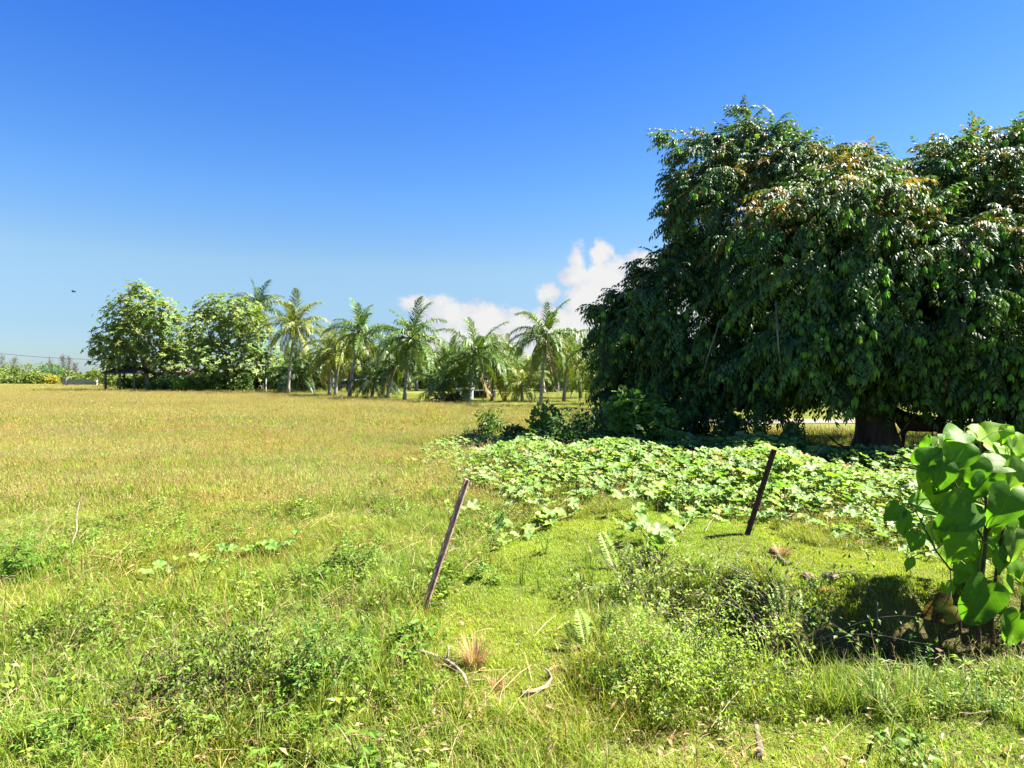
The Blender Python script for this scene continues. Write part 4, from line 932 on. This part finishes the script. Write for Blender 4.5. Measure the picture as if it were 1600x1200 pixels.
for sy in (-1, 1):
    acc = Acc(); acc.tube(np.array([(1.0,sy*.06,1.68),(1.01,sy*.075,1.76),(1.03,sy*.07,1.84)])*k, [.025, .026, .003], sides=6); acc.obj('ear', M['hide'], horse)
    acc = Acc(); acc.tube(np.array([(1.16,sy*.085,1.58),(1.17,sy*.095,1.58)])*k, [.02, .012], sides=7); acc.obj('eye', M['hair'], horse)

#%%FORE
# ------------------------------------------------------------------ vine patch with big lobed leaves
vroot = empty('vine_patch', (3, 12, gz(3, 12)), 'sprawling patch of pale green squash-like vine with big lobed leaves before the dark tree', 'vine')
vo = np.array(vroot.location); NV = 12000
x = rng.uniform(-3, 8.2, NV*2); y = rng.uniform(7.2, 19.8, NV*2); jx = x+.3*np.sin(y*2.3)+.2*np.sin(y*5.1)+rng.normal(0, .3, NV*2); jy = y+.35*np.sin(x*2.7+1)+.2*np.sin(x*6.3)+rng.normal(0, .32, NV*2); ok = in_poly(jx, jy, VINE); x, y = x[ok], y[ok]
dens = .5+.5*np.sin(1.7*x+.4*y)*np.sin(1.2*y-.6*x+1); ok = rng.uniform(size=len(x)) < (.55+.45*dens)*(1-.45*sstep(1.0, -1.5, x)); x, y, dens = x[ok], y[ok], dens[ok]; n = len(x)
lift = (.06+.40*rng.uniform(0, 1, n)**.7)*(.55+.8*dens)*(1-.4*sstep(1.0, -1.0, x)); size = rng.uniform(.08, .235, n)*(1-.3*sstep(1.0, -1.0, x)); size[rng.uniform(size=n) < .3] *= .6
xe = rng.uniform(-2.2, 7.5, 700); ye = np.interp(xe, [-2.2, -.6, .5, 1.9, 3.0, 3.6, 4.5, 5.6, 6.6, 7.5], [17, 11.4, 9.3, 9.5, 8.5, 7.9, 7.5, 7.7, 8.6, 10.5])-np.abs(rng.normal(0, .45, 700))*(.4+.9*(np.sin(2.9*xe+.5) > 0)); ke = (rng.uniform(size=700) < .6) & ~((xe > 2.3) & (xe < 3.1) & (ye < 7.9))
xe, ye = xe[ke], ye[ke]; m_ = len(xe); x = np.r_[x, xe]; y = np.r_[y, ye]; dens = np.r_[dens, np.zeros(m_)]; lift = np.r_[lift, rng.uniform(.04, .16, m_)]; size = np.r_[size, rng.uniform(.08, .2, m_)]; n = len(x)
order = np.argsort(-size/np.hypot(x, y)); x, y, lift, size = x[order], y[order], lift[order], size[order]
pos = np.stack([x, y, G(x, y)+lift], 1); up = nrm(np.array([.12, -.12, 1.0])+rdir(n)*.42); fw = nrm(np.cross(up, rdir(n)))
VC = [(.15, .26, .055), (.115, .22, .036), (.18, .28, .04), (.22, .29, .10)]
vcol = np.array(VC)[rng.integers(0, 4, n)]*rng.uniform(.7, 1.2, (n, 1)); dead_ = rng.uniform(size=n) < .05; vcol[dead_] = np.array([.30, .25, .06])*rng.uniform(.5, 1.1, (int(dead_.sum()), 1))
lm = []
for k in range(12):
    acc = Acc(); acc.stamp(TL_LOBED[k % 6], np.eye(3)[None], np.zeros((1, 3)), np.ones(1), np.array(VC[k % 4])[None]); lm.append(acc.mesh('leaf', M['leaf_soft'], True))
B = basis(fw, up)
for i in range(300):
    o = link('leaf', lm[i % 12], vroot); o.matrix_local = Matrix.Translation(Vector(pos[i]-vo)) @ Matrix(B[i].tolist()).to_4x4() @ Matrix.Scale(float(size[i]), 4)
acc = Acc(); kk = rng.integers(0, 6, n); kk[:300] = -1
for q in range(6): z = kk == q; acc.stamp(TL_LOBED[q], B[z], pos[z]-vo, size[z], vcol[z])
fo = acc.obj('foliage', M['leaf_soft'], vroot, True); fo['kind'] = 'stuff'
acc = Acc()
for i in range(0, 900):
    g_ = np.array([x[i]+rng.normal(0, .05), y[i]+rng.normal(0, .05), gz(x[i], y[i])])-vo; acc.tube([g_, (g_+pos[i]-vo)/2+rng.normal(0, .015, 3), pos[i]-vo], [.006, .005, .004], sides=4, cap=False)
for t in range(26):
    p_ = np.array([rng.uniform(-.5, 6), rng.uniform(8, 15)]); th = rng.uniform(0, 6.28); L = []
    for q in range(14): L.append((p_[0]-vo[0], p_[1]-vo[1], gz(*p_)+.03-vo[2])); th += rng.normal(0, .35); p_ = p_+.22*np.array([math.cos(th), math.sin(th)])
    acc.tube(L, [.009]*14, sides=4, cap=False)
ps = acc.obj('stem', M['green_stem'], vroot); ps['kind'] = 'stuff'

def trailing(label, path, n, size, rise=.12, sd=.10, cols=VC):
    """runner over the grass with separate leaves"""
    pts = [np.array(gp(u, v)) for u, v in path]; b = pts[0].copy(); root = empty('trailing_vine', b, label, 'vine'); seg = np.linspace(0, len(pts)-1, n); acc = Acc(); L = []
    for t in np.linspace(0, len(pts)-1, 24):
        i = min(int(t), len(pts)-2); f_ = t-i; p_ = pts[i]*(1-f_)+pts[i+1]*f_; L.append((p_[0]-b[0], p_[1]-b[1], gz(p_[0], p_[1])+.05-b[2]))
    acc.tube(L, [.007]*24, sides=5); acc.obj('runner', M['green_stem'], root)
    for t in seg:
        i = min(int(t), len(pts)-2); f_ = t-i; p_ = pts[i]*(1-f_)+pts[i+1]*f_; q = p_[:2]+rng.normal(0, sd, 2); h_ = rise*rng.uniform(.6, 1.4)
        up_ = nrm(np.array([.1, -.25, 1])+rng.normal(0, .3, 3)); Bm = basis(nrm(np.cross(up_, rng.normal(size=3)))[None], up_[None])[0]
        loc = np.array([q[0], q[1], gz(q[0], q[1])+h_])-b
        o = link('leaf', lm[rng.integers(0, 12)], root); o.matrix_local = Matrix.Translation(Vector(loc)) @ Matrix(Bm.tolist()).to_4x4() @ Matrix.Scale(float(size*rng.uniform(.7, 1.25)), 4)
        a2 = Acc(); a2.tube([(p_[0]-b[0], p_[1]-b[1], gz(p_[0], p_[1])+.04-b[2]), loc*.5+np.array([p_[0]-b[0], p_[1]-b[1], gz(p_[0], p_[1])-b[2]])*.5+np.array([0, 0, .02]), loc], [.005, .004, .004], sides=4); a2.obj('leaf_stalk', M['green_stem'], root)
VCP = None
trailing('runner of pale lobed leaves trailing down the turf bank below the vine patch', [(985, 800), (1010, 835), (1025, 865), (1035, 890)], 22, .18, .22, .10)
trailing('short runner of vine leaves creeping left from the patch edge over turf', [(905, 806), (860, 822), (815, 842), (780, 862)], 12, .16, .10, .08)
trailing('runner of vine leaves straying onto turf between trailing pale leaves and dark post', [(1120, 798), (1085, 815), (1065, 836)], 9, .15, .10, .09)
trailing('line of rounded vine leaves creeping through long grass at left centre', [(225, 922), (300, 905), (355, 880), (410, 868), (465, 862)], 17, .17, .15, .07, )
trailing('few scattered vine leaves among grass right behind the leaning pinkish post', [(690, 800), (760, 810), (800, 830), (850, 825)], 10, .19, .14, .16)

# ------------------------------------------------------------------ steel posts
def yposts(u0, v0, u1, v1, wpx, mat, label, extra_y=0.0, spin=0.0):
    b = gp(u0, v0); top = at(u1, v1, b.y+extra_y); ax = (top-b); L = ax.length; s = b.y/F; w_ = wpx*s
    root = empty('steel_post', b, label, 'post', 'leaning steel fence posts')
    q = ax.to_track_quat('Z', 'Y'); root.rotation_mode = 'QUATERNION'; root.rotation_quaternion = q @ Euler((0, 0, math.radians(spin))).to_quaternion()
    t = w_*.16; a_ = w_*.55                                # T section: flange and web
    sec = [(-x_, -y_) for x_, y_ in [(-a_, t), (-a_, -t), (-t*.8, -t), (-t*.8, -a_*1.1), (t*.8, -a_*1.1), (t*.8, -t), (a_, -t), (a_, t)]]
    rows = 14; acc = Acc(); V = []
    for r in range(rows+1):
        z = -.15+(L+.15)*r/rows; wob = .0006*math.sin(r*1.3)
        V += [(x_+wob, y_+wob*.6, z) for x_, y_ in sec]
    m = len(sec); qd = [(r*m+i, r*m+(i+1) % m, (r+1)*m+(i+1) % m, (r+1)*m+i) for r in range(rows) for i in range(m)]
    acc.raw(V, [qd], (1, 1, 1)); n0 = rows*m; acc.raw([V[n0+i] for i in range(m)], [[(0,1,2,5),(2,3,4,5),(0,5,6,7)]], (1, 1, 1))
    acc.obj('shaft', M[mat], root)
    for k in range(5):                                   # punched lugs on the web
        acc = Acc(); z = L*(.12+.19*k); acc.box((-t*1.3, a_*1.08, z), (t*1.3, a_*1.32, z+.035)); acc.obj('lug', M[mat], root)
    return root
yposts(660, 960, 730, 749, 9.5, 'post_pink', 'pinkish weathered steel post leaning right in the long grass', spin=48)
yposts(1170, 836, 1212, 703, 10.5, 'post_brown', 'dark rusty steel post leaning right before the vine patch', spin=-20)
b = gp(1170, 836); acc = Acc(); acc.tube([(.01, -.05, .0), (.05, -.07, .14), (.09, -.06, .26), (.13, -.03, .40)], [.004, .004, .003, .002], sides=4)
tag(acc.obj('dry_stalk', M['straw'] if False else M['twig'], None, loc=b), 'pale dry stalk wound up the dark rusty post', 'stalk')
# stub of a rusty pipe in the ditch
b = gp(1452, 1062, ); acc = Acc(); acc.tube([(-.05, 0, -.15), (0, 0, .02), (.06, -.02, .20), (.075, -.025, .245)], [.035]*4, sides=14); acc.tube([(.0745, -.025, .243), (.0765, -.026, .249)], [.038, .038], sides=14)
tag(acc.obj('rusty_pipe', M['post_brown'], None, loc=b), 'short rusty pipe stub poking from the ditch below the heart-leaved plant', 'pipe')

# ------------------------------------------------------------------ heart-leaved plant on the right
pb = gp(1536, 1036); PD = pb.y; hp = empty('heart_leaved_plant', pb, 'tall plant with large heart-shaped leaves and one browning leaf at the right edge', 'plant'); po = np.array(pb)
HM = []; HC = {'dark': (.07, .175, .014), 'mid': (.10, .23, .018), 'bright': (.19, .33, .022), 'pale': (.13, .22, .045)}  # shaded and backlit looks put into the leaf colours
for nm in HC:
    for sd in range(5):
        acc = Acc(); acc.stamp(tl_heart(sd+10*len(nm)), np.eye(3)[None], np.zeros((1, 3)), np.ones(1), np.array(HC[nm])[None]); HM.append((nm, acc.mesh('leaf', M['leaf_big'], True)))
HK = {nm: [m_ for q, m_ in HM if q == nm] for nm in HC}
def dying_mesh():
    acc = Acc(); T = tl_heart(77); V = T[0]; C = np.tile(np.array([.17, .15, .02]), (len(V), 1)); edge = (V[:, 1] > .45+.12*np.sin(14*V[:, 0])) | (V[:, 0] > .26); C[edge] = (.055, .028, .018); acc.raw(V, T[1], C, V); return acc.mesh('leaf', M['leaf_big'], True)
STEMS = []
def stem_path(pts, r0, r1, name='stem'):
    L = [np.array(at(u, v, PD+dd))-po for u, v, dd in pts]; acc = Acc(); acc.tube(L, np.linspace(r0, r1, len(L)), sides=7); acc.obj(name, M['stem'], hp, True); STEMS.extend(L)
stem_path([(1530,1045,0),(1529,985,0),(1533,920,0),(1540,850,0),(1541,790,.02),(1536,730,.05),(1530,690,.06)], .022, .008)
stem_path([(1552,1020,.05),(1550,980,.05),(1552,930,.05),(1560,870,.06),(1572,800,.08),(1580,730,.1)], .020, .008)
stem_path([(1592,1050,-.1),(1592,1010,-.1),(1600,930,-.05),(1612,840,0),(1625,760,0)], .022, .008)
stem_path([(1500,1000,.1),(1500,975,.1),(1502,950,.1)], .014, .010)
stem_path([(1536,905,0),(1515,900,-.05),(1485,890,-.08),(1462,860,-.1),(1440,815,-.12),(1425,790,-.12)], .011, .004, 'branch')
stem_path([(1541,850,0),(1520,815,-.06),(1500,770,-.1),(1480,730,-.1),(1465,712,-.1)], .012, .004, 'branch')
stem_path([(1541,835,0),(1562,800,-.1),(1582,770,-.15)], .010, .004, 'branch')
stem_path([(1530,930,0),(1528,880,-.08),(1535,850,-.12)], .009, .004, 'branch')
LEAVES = [  # u, v of the leaf middle, size px, direction of tip in the picture (degrees, 0 = right, -90 = down), facing tilt, painted light tone, depth offset
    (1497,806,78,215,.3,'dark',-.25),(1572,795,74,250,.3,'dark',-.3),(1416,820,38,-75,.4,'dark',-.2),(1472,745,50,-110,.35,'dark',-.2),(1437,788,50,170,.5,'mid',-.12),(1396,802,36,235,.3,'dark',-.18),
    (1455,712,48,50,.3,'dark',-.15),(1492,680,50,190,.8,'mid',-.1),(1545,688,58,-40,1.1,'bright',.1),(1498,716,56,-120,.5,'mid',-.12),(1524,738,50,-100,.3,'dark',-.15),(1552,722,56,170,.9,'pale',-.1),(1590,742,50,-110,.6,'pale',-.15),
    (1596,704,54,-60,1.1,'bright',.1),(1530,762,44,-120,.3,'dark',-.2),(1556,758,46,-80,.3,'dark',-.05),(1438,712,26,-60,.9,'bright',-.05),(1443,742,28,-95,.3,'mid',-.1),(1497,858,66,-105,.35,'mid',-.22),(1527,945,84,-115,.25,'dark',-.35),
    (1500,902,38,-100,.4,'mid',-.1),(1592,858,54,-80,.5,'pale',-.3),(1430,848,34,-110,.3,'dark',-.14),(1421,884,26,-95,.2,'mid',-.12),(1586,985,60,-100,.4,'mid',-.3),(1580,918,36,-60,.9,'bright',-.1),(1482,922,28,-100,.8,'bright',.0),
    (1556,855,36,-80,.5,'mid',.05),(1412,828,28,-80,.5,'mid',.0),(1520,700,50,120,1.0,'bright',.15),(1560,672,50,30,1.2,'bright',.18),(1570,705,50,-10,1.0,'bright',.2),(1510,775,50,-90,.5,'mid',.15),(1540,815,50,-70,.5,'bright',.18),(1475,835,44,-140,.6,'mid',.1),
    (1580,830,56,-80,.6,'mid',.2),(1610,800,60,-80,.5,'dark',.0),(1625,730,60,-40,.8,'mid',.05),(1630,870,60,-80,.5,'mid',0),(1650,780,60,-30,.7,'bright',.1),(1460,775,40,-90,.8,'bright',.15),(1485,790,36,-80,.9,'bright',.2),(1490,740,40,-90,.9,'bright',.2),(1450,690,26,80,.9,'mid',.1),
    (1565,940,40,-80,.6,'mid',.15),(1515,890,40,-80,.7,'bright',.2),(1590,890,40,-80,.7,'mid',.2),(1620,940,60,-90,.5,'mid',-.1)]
def add_leaf(u, v, px, ang, tilt, mesh, dof, label=None):
    d = PD+dof; c = np.array(at(u, v, d)); s = px*d/F*.86; a_ = math.radians(ang+rng.normal(0, 6))
    fwd = nrm(np.array([math.cos(a_), rng.uniform(-.35, .1)-.15*tilt, math.sin(a_)*(1-.25*min(1, tilt))])); nv = nrm(np.array([.15+rng.normal(0, .15), -1.0, .35+tilt]))
    Bm = basis(fwd[None], nv[None])[0]; loc = c-fwd*s*.48-po
    o = link('leaf', mesh, hp); o.matrix_local = Matrix.Translation(Vector(loc)) @ Matrix(Bm.tolist()).to_4x4() @ Matrix.Scale(float(s), 4)
    if label: o['label'] = label
    st = min(STEMS, key=lambda q: np.linalg.norm(q-loc)+.25*max(0, q[2]-loc[2])); acc = Acc(); mid = (st+loc)/2+np.array([0, 0, .025]); acc.tube([st, mid, loc], [.005, .0042, .0035], sides=5); acc.obj('leaf_stalk', M['green_stem'], hp)
for k in range(54):
    th = rng.uniform(0, 6.28); q = math.sqrt(rng.uniform(.1, 1)); u, v = 1540+100*q*math.cos(th), 790+115*q*math.sin(th)
    LEAVES.append((u, v, rng.uniform(26, 46), rng.uniform(-140, -40), rng.uniform(.3, 1.1), ['mid', 'bright', 'bright', 'pale', 'dark'][k % 5] if v < 800 else ['mid', 'dark', 'bright'][k % 3], rng.uniform(.0, .4)))  # brighter leaf colours towards the top, standing for light shining through
for k, (u, v, px, ang, tilt, tone, dof) in enumerate(LEAVES): add_leaf(u, v, px, ang, tilt, HK[tone][k % 5], dof)
add_leaf(1468, 956, 54, 200, .15, dying_mesh(), -.25, 'yellowing leaf with dark brown withered edge')

# ------------------------------------------------------------------ shrubs and saplings around the vine patch
px_bush(1003, 709, 96, 98, leafpx=15, name='sapling', label='dark green lobed-leaf sapling at the left foot of the big dark tree', cat='sapling', n=700, col=(.085, .175, .035), tmpl=TL_LOBED[1], lump=7, stems=7)
px_bush(908, 705, 116, 66, leafpx=8, name='shrub', label='dense dark green shrub behind the vine patch left of the sapling', cat='shrub', n=1700, col=(.075, .145, .032), tmpl=TL_BROAD, lump=8, stems=8)
px_bush(852, 703, 50, 70, leafpx=10, name='shrub', label='upright shrub with bright rounded leaves behind the vine patch', cat='shrub', n=360, col=(.15, .26, .035), tmpl=TL_OVAL, lump=6, stems=5)
px_bush(812, 700, 56, 38, leafpx=7, name='shrub', label='low dark shrub left of the bright rounded-leaf shrub', cat='shrub', n=700, col=(.075, .14, .028), lump=5, stems=5)
px_bush(768, 688, 40, 50, leafpx=7, name='shrub', label='small lone shrub at the left end behind the vine patch', cat='shrub', n=460, col=(.10, .165, .03), lump=6, stems=5)
px_bush(738, 690, 40, 20, leafpx=5, name='shrub', label='grey-green low weed mound at the very left of the shrubs', cat='shrub', n=500, col=(.085, .12, .03), lump=4, stems=4)
px_bush(1236, 722, 40, 62, leafpx=17, name='young_plant', label='pale maple-leaved shoot standing tall in the vine patch before dark shade', cat='plant', n=120, col=(.14, .225, .06), tmpl=TL_LOBED[2], lump=5, stems=4, stem_mat='green_stem')
px_bush(1332, 745, 44, 42, leafpx=16, name='young_plant', label='low bright shoot in the vine patch left of the heart-leaved plant', cat='plant', n=80, col=(.13, .23, .05), tmpl=TL_LOBED[3], lump=4, stems=4, stem_mat='green_stem')

# ------------------------------------------------------------------ foreground weeds and scrub
WG = 'leafy weeds in the foreground'
def loose_weed(u, vb, wp, hp, lp, n, col, label):
    b = gp(u, vb); s = b.y/F; root = empty('leafy_weed', b, label, 'weed', WG); w_, h_ = wp*s, hp*s; st, fo = Acc(), Acc(); per = 16
    for k in range(max(5, n//per)):
        x_, y_ = rng.normal(0, w_*.25), rng.normal(0, w_*.18); z_ = gz(b.x+x_, b.y+y_)-b.z-.02; q = math.exp(-(x_/(w_*.4))**2); hh = h_*rng.uniform(.35, 1.05)*(.45+.65*q); th = rng.uniform(0, 6.28); ln = rng.uniform(.1, .6)*hh
        t = np.linspace(0, 1, 6); P = np.stack([x_+ln*math.cos(th)*t**1.6, y_+ln*math.sin(th)*t**1.6, z_+hh*(t-.12*t*t)], 1); st.tube(P, np.linspace(.0035, .0012, 6), (.14, .17, .05), 4, cap=False)
        tt = np.sort(rng.uniform(.2, 1, per)); p = np.stack([np.interp(tt, t, P[:, i]) for i in range(3)], 1); a_ = np.arange(per)*2.4+rng.uniform(0, 6); fw = np.stack([np.cos(a_), np.sin(a_), rng.uniform(-.25, .5, per)], 1)
        fo.stamp(TL_BROAD, basis(fw, nrm(np.array([0, 0, 1.0])+rdir(per)*.35)), p, lp*s*rng.uniform(.45, 1.2, per)*(1.15-.5*tt), jit(np.asarray(col)*rng.uniform(.8, 1.25), per, .2, .1))
    f_ = fo.obj('foliage', M['leaf'], root); f_['kind'] = 'stuff'; t_ = st.obj('stem', M['green_stem'], root); t_['kind'] = 'stuff'
    return root
for u, vb, wp, hp, lp, n, c, lb in [
    (505,1085,170,150,15,620,(.085,.17,.02),'large leafy weed bush with serrated leaves in the lower left foreground'),
    (545,895,130,80,12,640,(.12,.20,.022),'bushy green weed left of the pinkish post'),
    (25,905,150,110,13,800,(.09,.185,.018),'leafy green weed bush at the left frame edge'),
    (115,1165,190,60,13,600,(.09,.19,.018),'low bright weed patch in the bottom left corner'),
    (435,1150,110,60,13,260,(.10,.19,.02),'small leafy weed below the serrated weed bush'),
    (640,1000,90,60,11,300,(.09,.175,.02),'dark leafy weed at the foot of the pinkish post'),
    (600,760,110,26,7,420,(.13,.205,.025),'mid green weed clump far behind the pinkish post'),
    (985,1075,130,90,12,600,(.07,.16,.016),'dark green leafy weed left of the bramble tangle'),
    (1530,1110,150,70,10,420,(.085,.17,.02),'leafy weed below the stems of the heart-leaved plant'),
    (1425,1045,120,60,10,320,(.07,.15,.018),'shaded leafy weed on the far ditch bank'),
    (755,905,80,40,12,200,(.12,.20,.025),'small weed clump on the turf right of the pinkish post')]:
    loose_weed(u, vb, wp, hp, lp, n, c, lb)

def scrub(label, u, vb, wpx, hpx, ntw, nlf, leafpx, col, twmat='twig', name='bramble_bush', lean=.0):
    b = gp(u, vb); s = b.y/F; root = empty(name, b, label, 'bush'); w_, h_ = wpx*s, hpx*s; tw = Acc(); Lp, Ld = [], []
    for k in range(ntw):
        p_ = np.array([rng.normal(0, w_*.20), rng.normal(0, w_*.14), 0.0]); p_[2] = gz(p_[0]+b.x, p_[1]+b.y)-b.z-.02; th = rng.uniform(0, 6.28); el_ = rng.uniform(.5, 1.4); L = [p_.copy()]; n_ = 8; st = h_*rng.uniform(.8, 1.7)/n_
        for q in range(n_):
            el_ -= rng.uniform(.0, .17); th += rng.normal(0, .25); p_ = p_+st*np.array([math.cos(el_)*math.cos(th)+lean, math.cos(el_)*math.sin(th), math.sin(el_)]); L.append(p_.copy())
            if q > 1: Lp.append(p_.copy()); Ld.append((th, el_))
        tw.tube(L, np.linspace(.0032, .001, len(L)), sides=4, cap=False)
    t_ = tw.obj('twig', M[twmat], root); t_['kind'] = 'stuff'
    Lp = np.array(Lp); i = rng.integers(0, len(Lp), nlf); p_ = Lp[i]+rng.normal(0, .03, (nlf, 3)); acc = Acc()
    acc.stamp(TL_BROAD, basis(nrm(rdir(nlf)+np.array([0, -.2, -.1])), nrm(np.array([0, 0, 1.0])+rdir(nlf)*.5)), p_, leafpx*s*rng.uniform(.5, 1.2, nlf), jit(col, nlf, .25, .12)); f_ = acc.obj('foliage', M['leaf'], root); f_['kind'] = 'stuff'
    return root
scrub('sprawling bramble tangle of grey twigs and small yellow-green leaves over the ditch', 1095, 1075, 270, 118, 95, 5600, 8.5, (.21, .30, .035))
scrub('twiggy weed with tiny leaves on the bank left of the bramble tangle', 1010, 930, 150, 80, 70, 800, 10, (.15, .21, .03))
scrub('feathery green weed below the dark rusty post', 1205, 960, 100, 110, 60, 900, 9, (.10, .17, .025))
scrub('brown-stemmed leaning scrub in the lower left grass', 330, 1085, 330, 110, 170, 1500, 13, (.12, .18, .022), 'stem', lean=.25)
scrub('dry wiry scrub in the far left foreground', 120, 1000, 260, 70, 45, 900, 10, (.13, .20, .025), 'stem', lean=.2)

# ferns
def fern_frond(seed):
    r = np.random.default_rng(seed); acc = Acc(); n = 24; P = []
    for k in range(n+1): t = k/n; P.append(np.array([0, t*.35+.10*t*t, t-.12*t*t]))
    P = np.array(P); acc.tube(P[::4], np.linspace(.012, .004, 7), (.16, .17, .04), 4, cap=False)
    i = np.arange(3, n); t = i/n; L = .15*np.sin(np.pi*np.clip(t*.9+.06, 0, 1))**.6
    for sd in (-1, 1):
        fw_ = np.stack([np.full(len(i), sd*1.0), np.full(len(i), -.05), .25+r.uniform(-.1, .1, len(i))], 1); acc.stamp(tl_leaf(.34, .03, .08), basis(fw_, np.tile([.55, -.5, .75], (len(i), 1))), P[i], L*2.0*.62+.02, np.array([.24, .34, .06])[None]*r.uniform(.85, 1.15, (len(i), 1)))
    return acc.mesh('frond', M['leaf'])
FERN = [fern_frond(k) for k in range(3)]
def fern(label, fr, ):
    b = gp(*fr[0][:2]); root = empty('fern', b, label, 'fern', 'ferns on the ditch banks')
    for k, (ub, vb, ut, vt) in enumerate(fr):
        p_ = gp(ub, vb); t_ = at(ut, vt, p_.y); ax = t_-p_; o = link('frond', FERN[k % 3], root, p_-b); L = max(.12, ax.length)*rng.uniform(.85, 1.15); o.scale = (L, L, L); o.rotation_euler = (rng.uniform(-.25, .3), math.atan2(ax.x, ax.z)+rng.normal(0, .12), rng.uniform(-.5, .5))
fern('bright fern fronds standing at the near lip of the ditch', [(1330, 1100, 1314, 1064), (1372, 1108, 1357, 1043), (1386, 1112, 1379, 1060), (1416, 1128, 1410, 1098), (1350, 1112, 1340, 1085)])
fern('pale fern fronds in turf left of the bramble tangle', [(918, 1018, 905, 958), (930, 1012, 916, 955), (905, 1020, 898, 975), (940, 1010, 948, 960)])
fern('slender upright fern fronds below the trailing pale leaves', [(962, 890, 955, 818), (968, 888, 975, 850), (955, 890, 948, 860)])
fern('small fern fronds leaning out beside the bramble tangle', [(1225, 965, 1232, 905), (1240, 968, 1255, 920), (1212, 960, 1205, 915), (1128, 985, 1125, 930)])

# sticks, dead tufts, dung
def stick(label, path, r0, r1, mat='twig', dz=.03, name='stick', twigs=()):
    P3 = []
    for q in path:
        p_ = gp(q[0], q[1]); P3.append(np.array(p_)+np.array([0, 0, dz+(q[2] if len(q) > 2 else 0)]))
    b = P3[0].copy(); acc = Acc(); L = [p_-b for p_ in P3]; acc.tube(L, np.linspace(r0, r1, len(L)), sides=7)
    for i, dv in twigs: acc.tube([L[i], L[i]+np.array(dv)*.5+np.array([.01, 0, .01]), L[i]+np.array(dv)], [r1*.9, r1*.7, r1*.3], sides=5)
    return tag(acc.obj(name, M[mat], None, True, loc=b), label, 'stick')
stick('bleached grey branch lying in the grass left of the dead tuft', [(645, 1024), (668, 1029), (698, 1040), (712, 1050), (724, 1062), (733, 1085)], .018, .010, twigs=((2, (.0, .05, .09)),))
stick('curved bleached stick lying on turf at bottom centre', [(815, 1092), (835, 1088), (852, 1081), (862, 1068), (857, 1058)], .013, .009, twigs=((3, (-.06, .06, .05)),))
stick('weathered short log pointing at the camera near the bottom edge', [(1180, 1128), (1184, 1148), (1188, 1172), (1187, 1188)], .012, .024, 'bark', .0, 'log')
stick('pale thin dead stalk arching up at the left edge grass', [(92, 893), (108, 868, .03), (120, 850, .13), (120, 845, .28), (125, 835, .40)], .008, .003)
stick('dry twig lying in grass near the left frame edge', [(60, 905), (130, 897), (190, 893), (225, 875)], .008, .004)
stick('pair of pale reed stalks standing at the ditch edge below the browning leaf', [(1370, 993), (1371, 992, .10), (1371, 991, .24)], .006, .004, name='reed')
stick('long pale grass cane sloping down to the reed stalks', [(1332, 905), (1350, 925, .02), (1368, 945, .05)], .005, .003, name='reed')
stick('fallen dry wood piece beside the dark rusty post', [(1207, 862), (1215, 872), (1228, 885)], .035, .02, 'dung', .02, 'driftwood')
def dead_tuft(label, u, v, wpx, hpx, n=140):
    b = gp(u, v); s = b.y/F; acc = Acc()
    for k in range(n):
        th = rng.uniform(0, 6.28); rr = wpx*s*.32*math.sqrt(rng.uniform()); p_ = np.array([rr*math.cos(th), rr*math.sin(th), 0]); blade_strip(acc, p_, (math.cos(th), math.sin(th)), hpx*s*rng.uniform(.5, 1.1), .006, rng.uniform(.2, 1.4), np.array([.40, .28, .17])*rng.uniform(.7, 1.2))
    return tag(acc.obj('dead_grass_tuft', M['straw'], None, loc=b), label, 'grass tuft', 'dead grass tufts')
dead_tuft('pinkish-brown dead grass tuft right of the pinkish post', 742, 1040, 60, 52)
dead_tuft('thin dead grass tuft between the two bleached sticks', 776, 1075, 40, 26, 60)
dead_tuft('tan dead grass heap close right of the dark rusty post', 1222, 868, 42, 22, 110)
dead_tuft('flattened tan tuft on turf above the ditch shadow', 1290, 925, 40, 14, 80)
def clod(label, u, v, rpx):
    b = gp(u, v); r = rpx*b.y/F; bm = bmesh.new(); bmesh.ops.create_icosphere(bm, subdivisions=3, radius=r)
    ph = rng.uniform(0, 6, 3)
    for v_ in bm.verts:
        k = 1+.16*math.sin(v_.co.x/r*4+ph[0])*math.sin(v_.co.y/r*5+ph[1])+.10*math.sin(v_.co.z/r*9+ph[2])*math.sin(v_.co.x/r*11); v_.co *= k; v_.co.z *= .55
    me = bpy.data.meshes.new('dung_clod'); bm.to_mesh(me); bm.free(); me.materials.append(M['dung'])
    return tag(link('dung_clod', me, None, b+Vector((0, 0, r*.35))), label, 'clod', 'dried clods on the turf')
clod('greyish dried clod on turf, left of two', 1262, 905, 10)
clod('browner dried clod on turf, right of two', 1298, 905, 11)

SC.render.engine = 'CYCLES'
SC.cycles.max_bounces = 6; SC.cycles.diffuse_bounces = 3; SC.cycles.transmission_bounces = 3; SC.cycles.glossy_bounces = 2; SC.cycles.transparent_max_bounces = 4
SC.cycles.use_denoising = True
print('objects', len(bpy.data.objects), 'tris~', sum(sum(len(p.vertices)-2 for p in o.data.polygons) for o in []) )
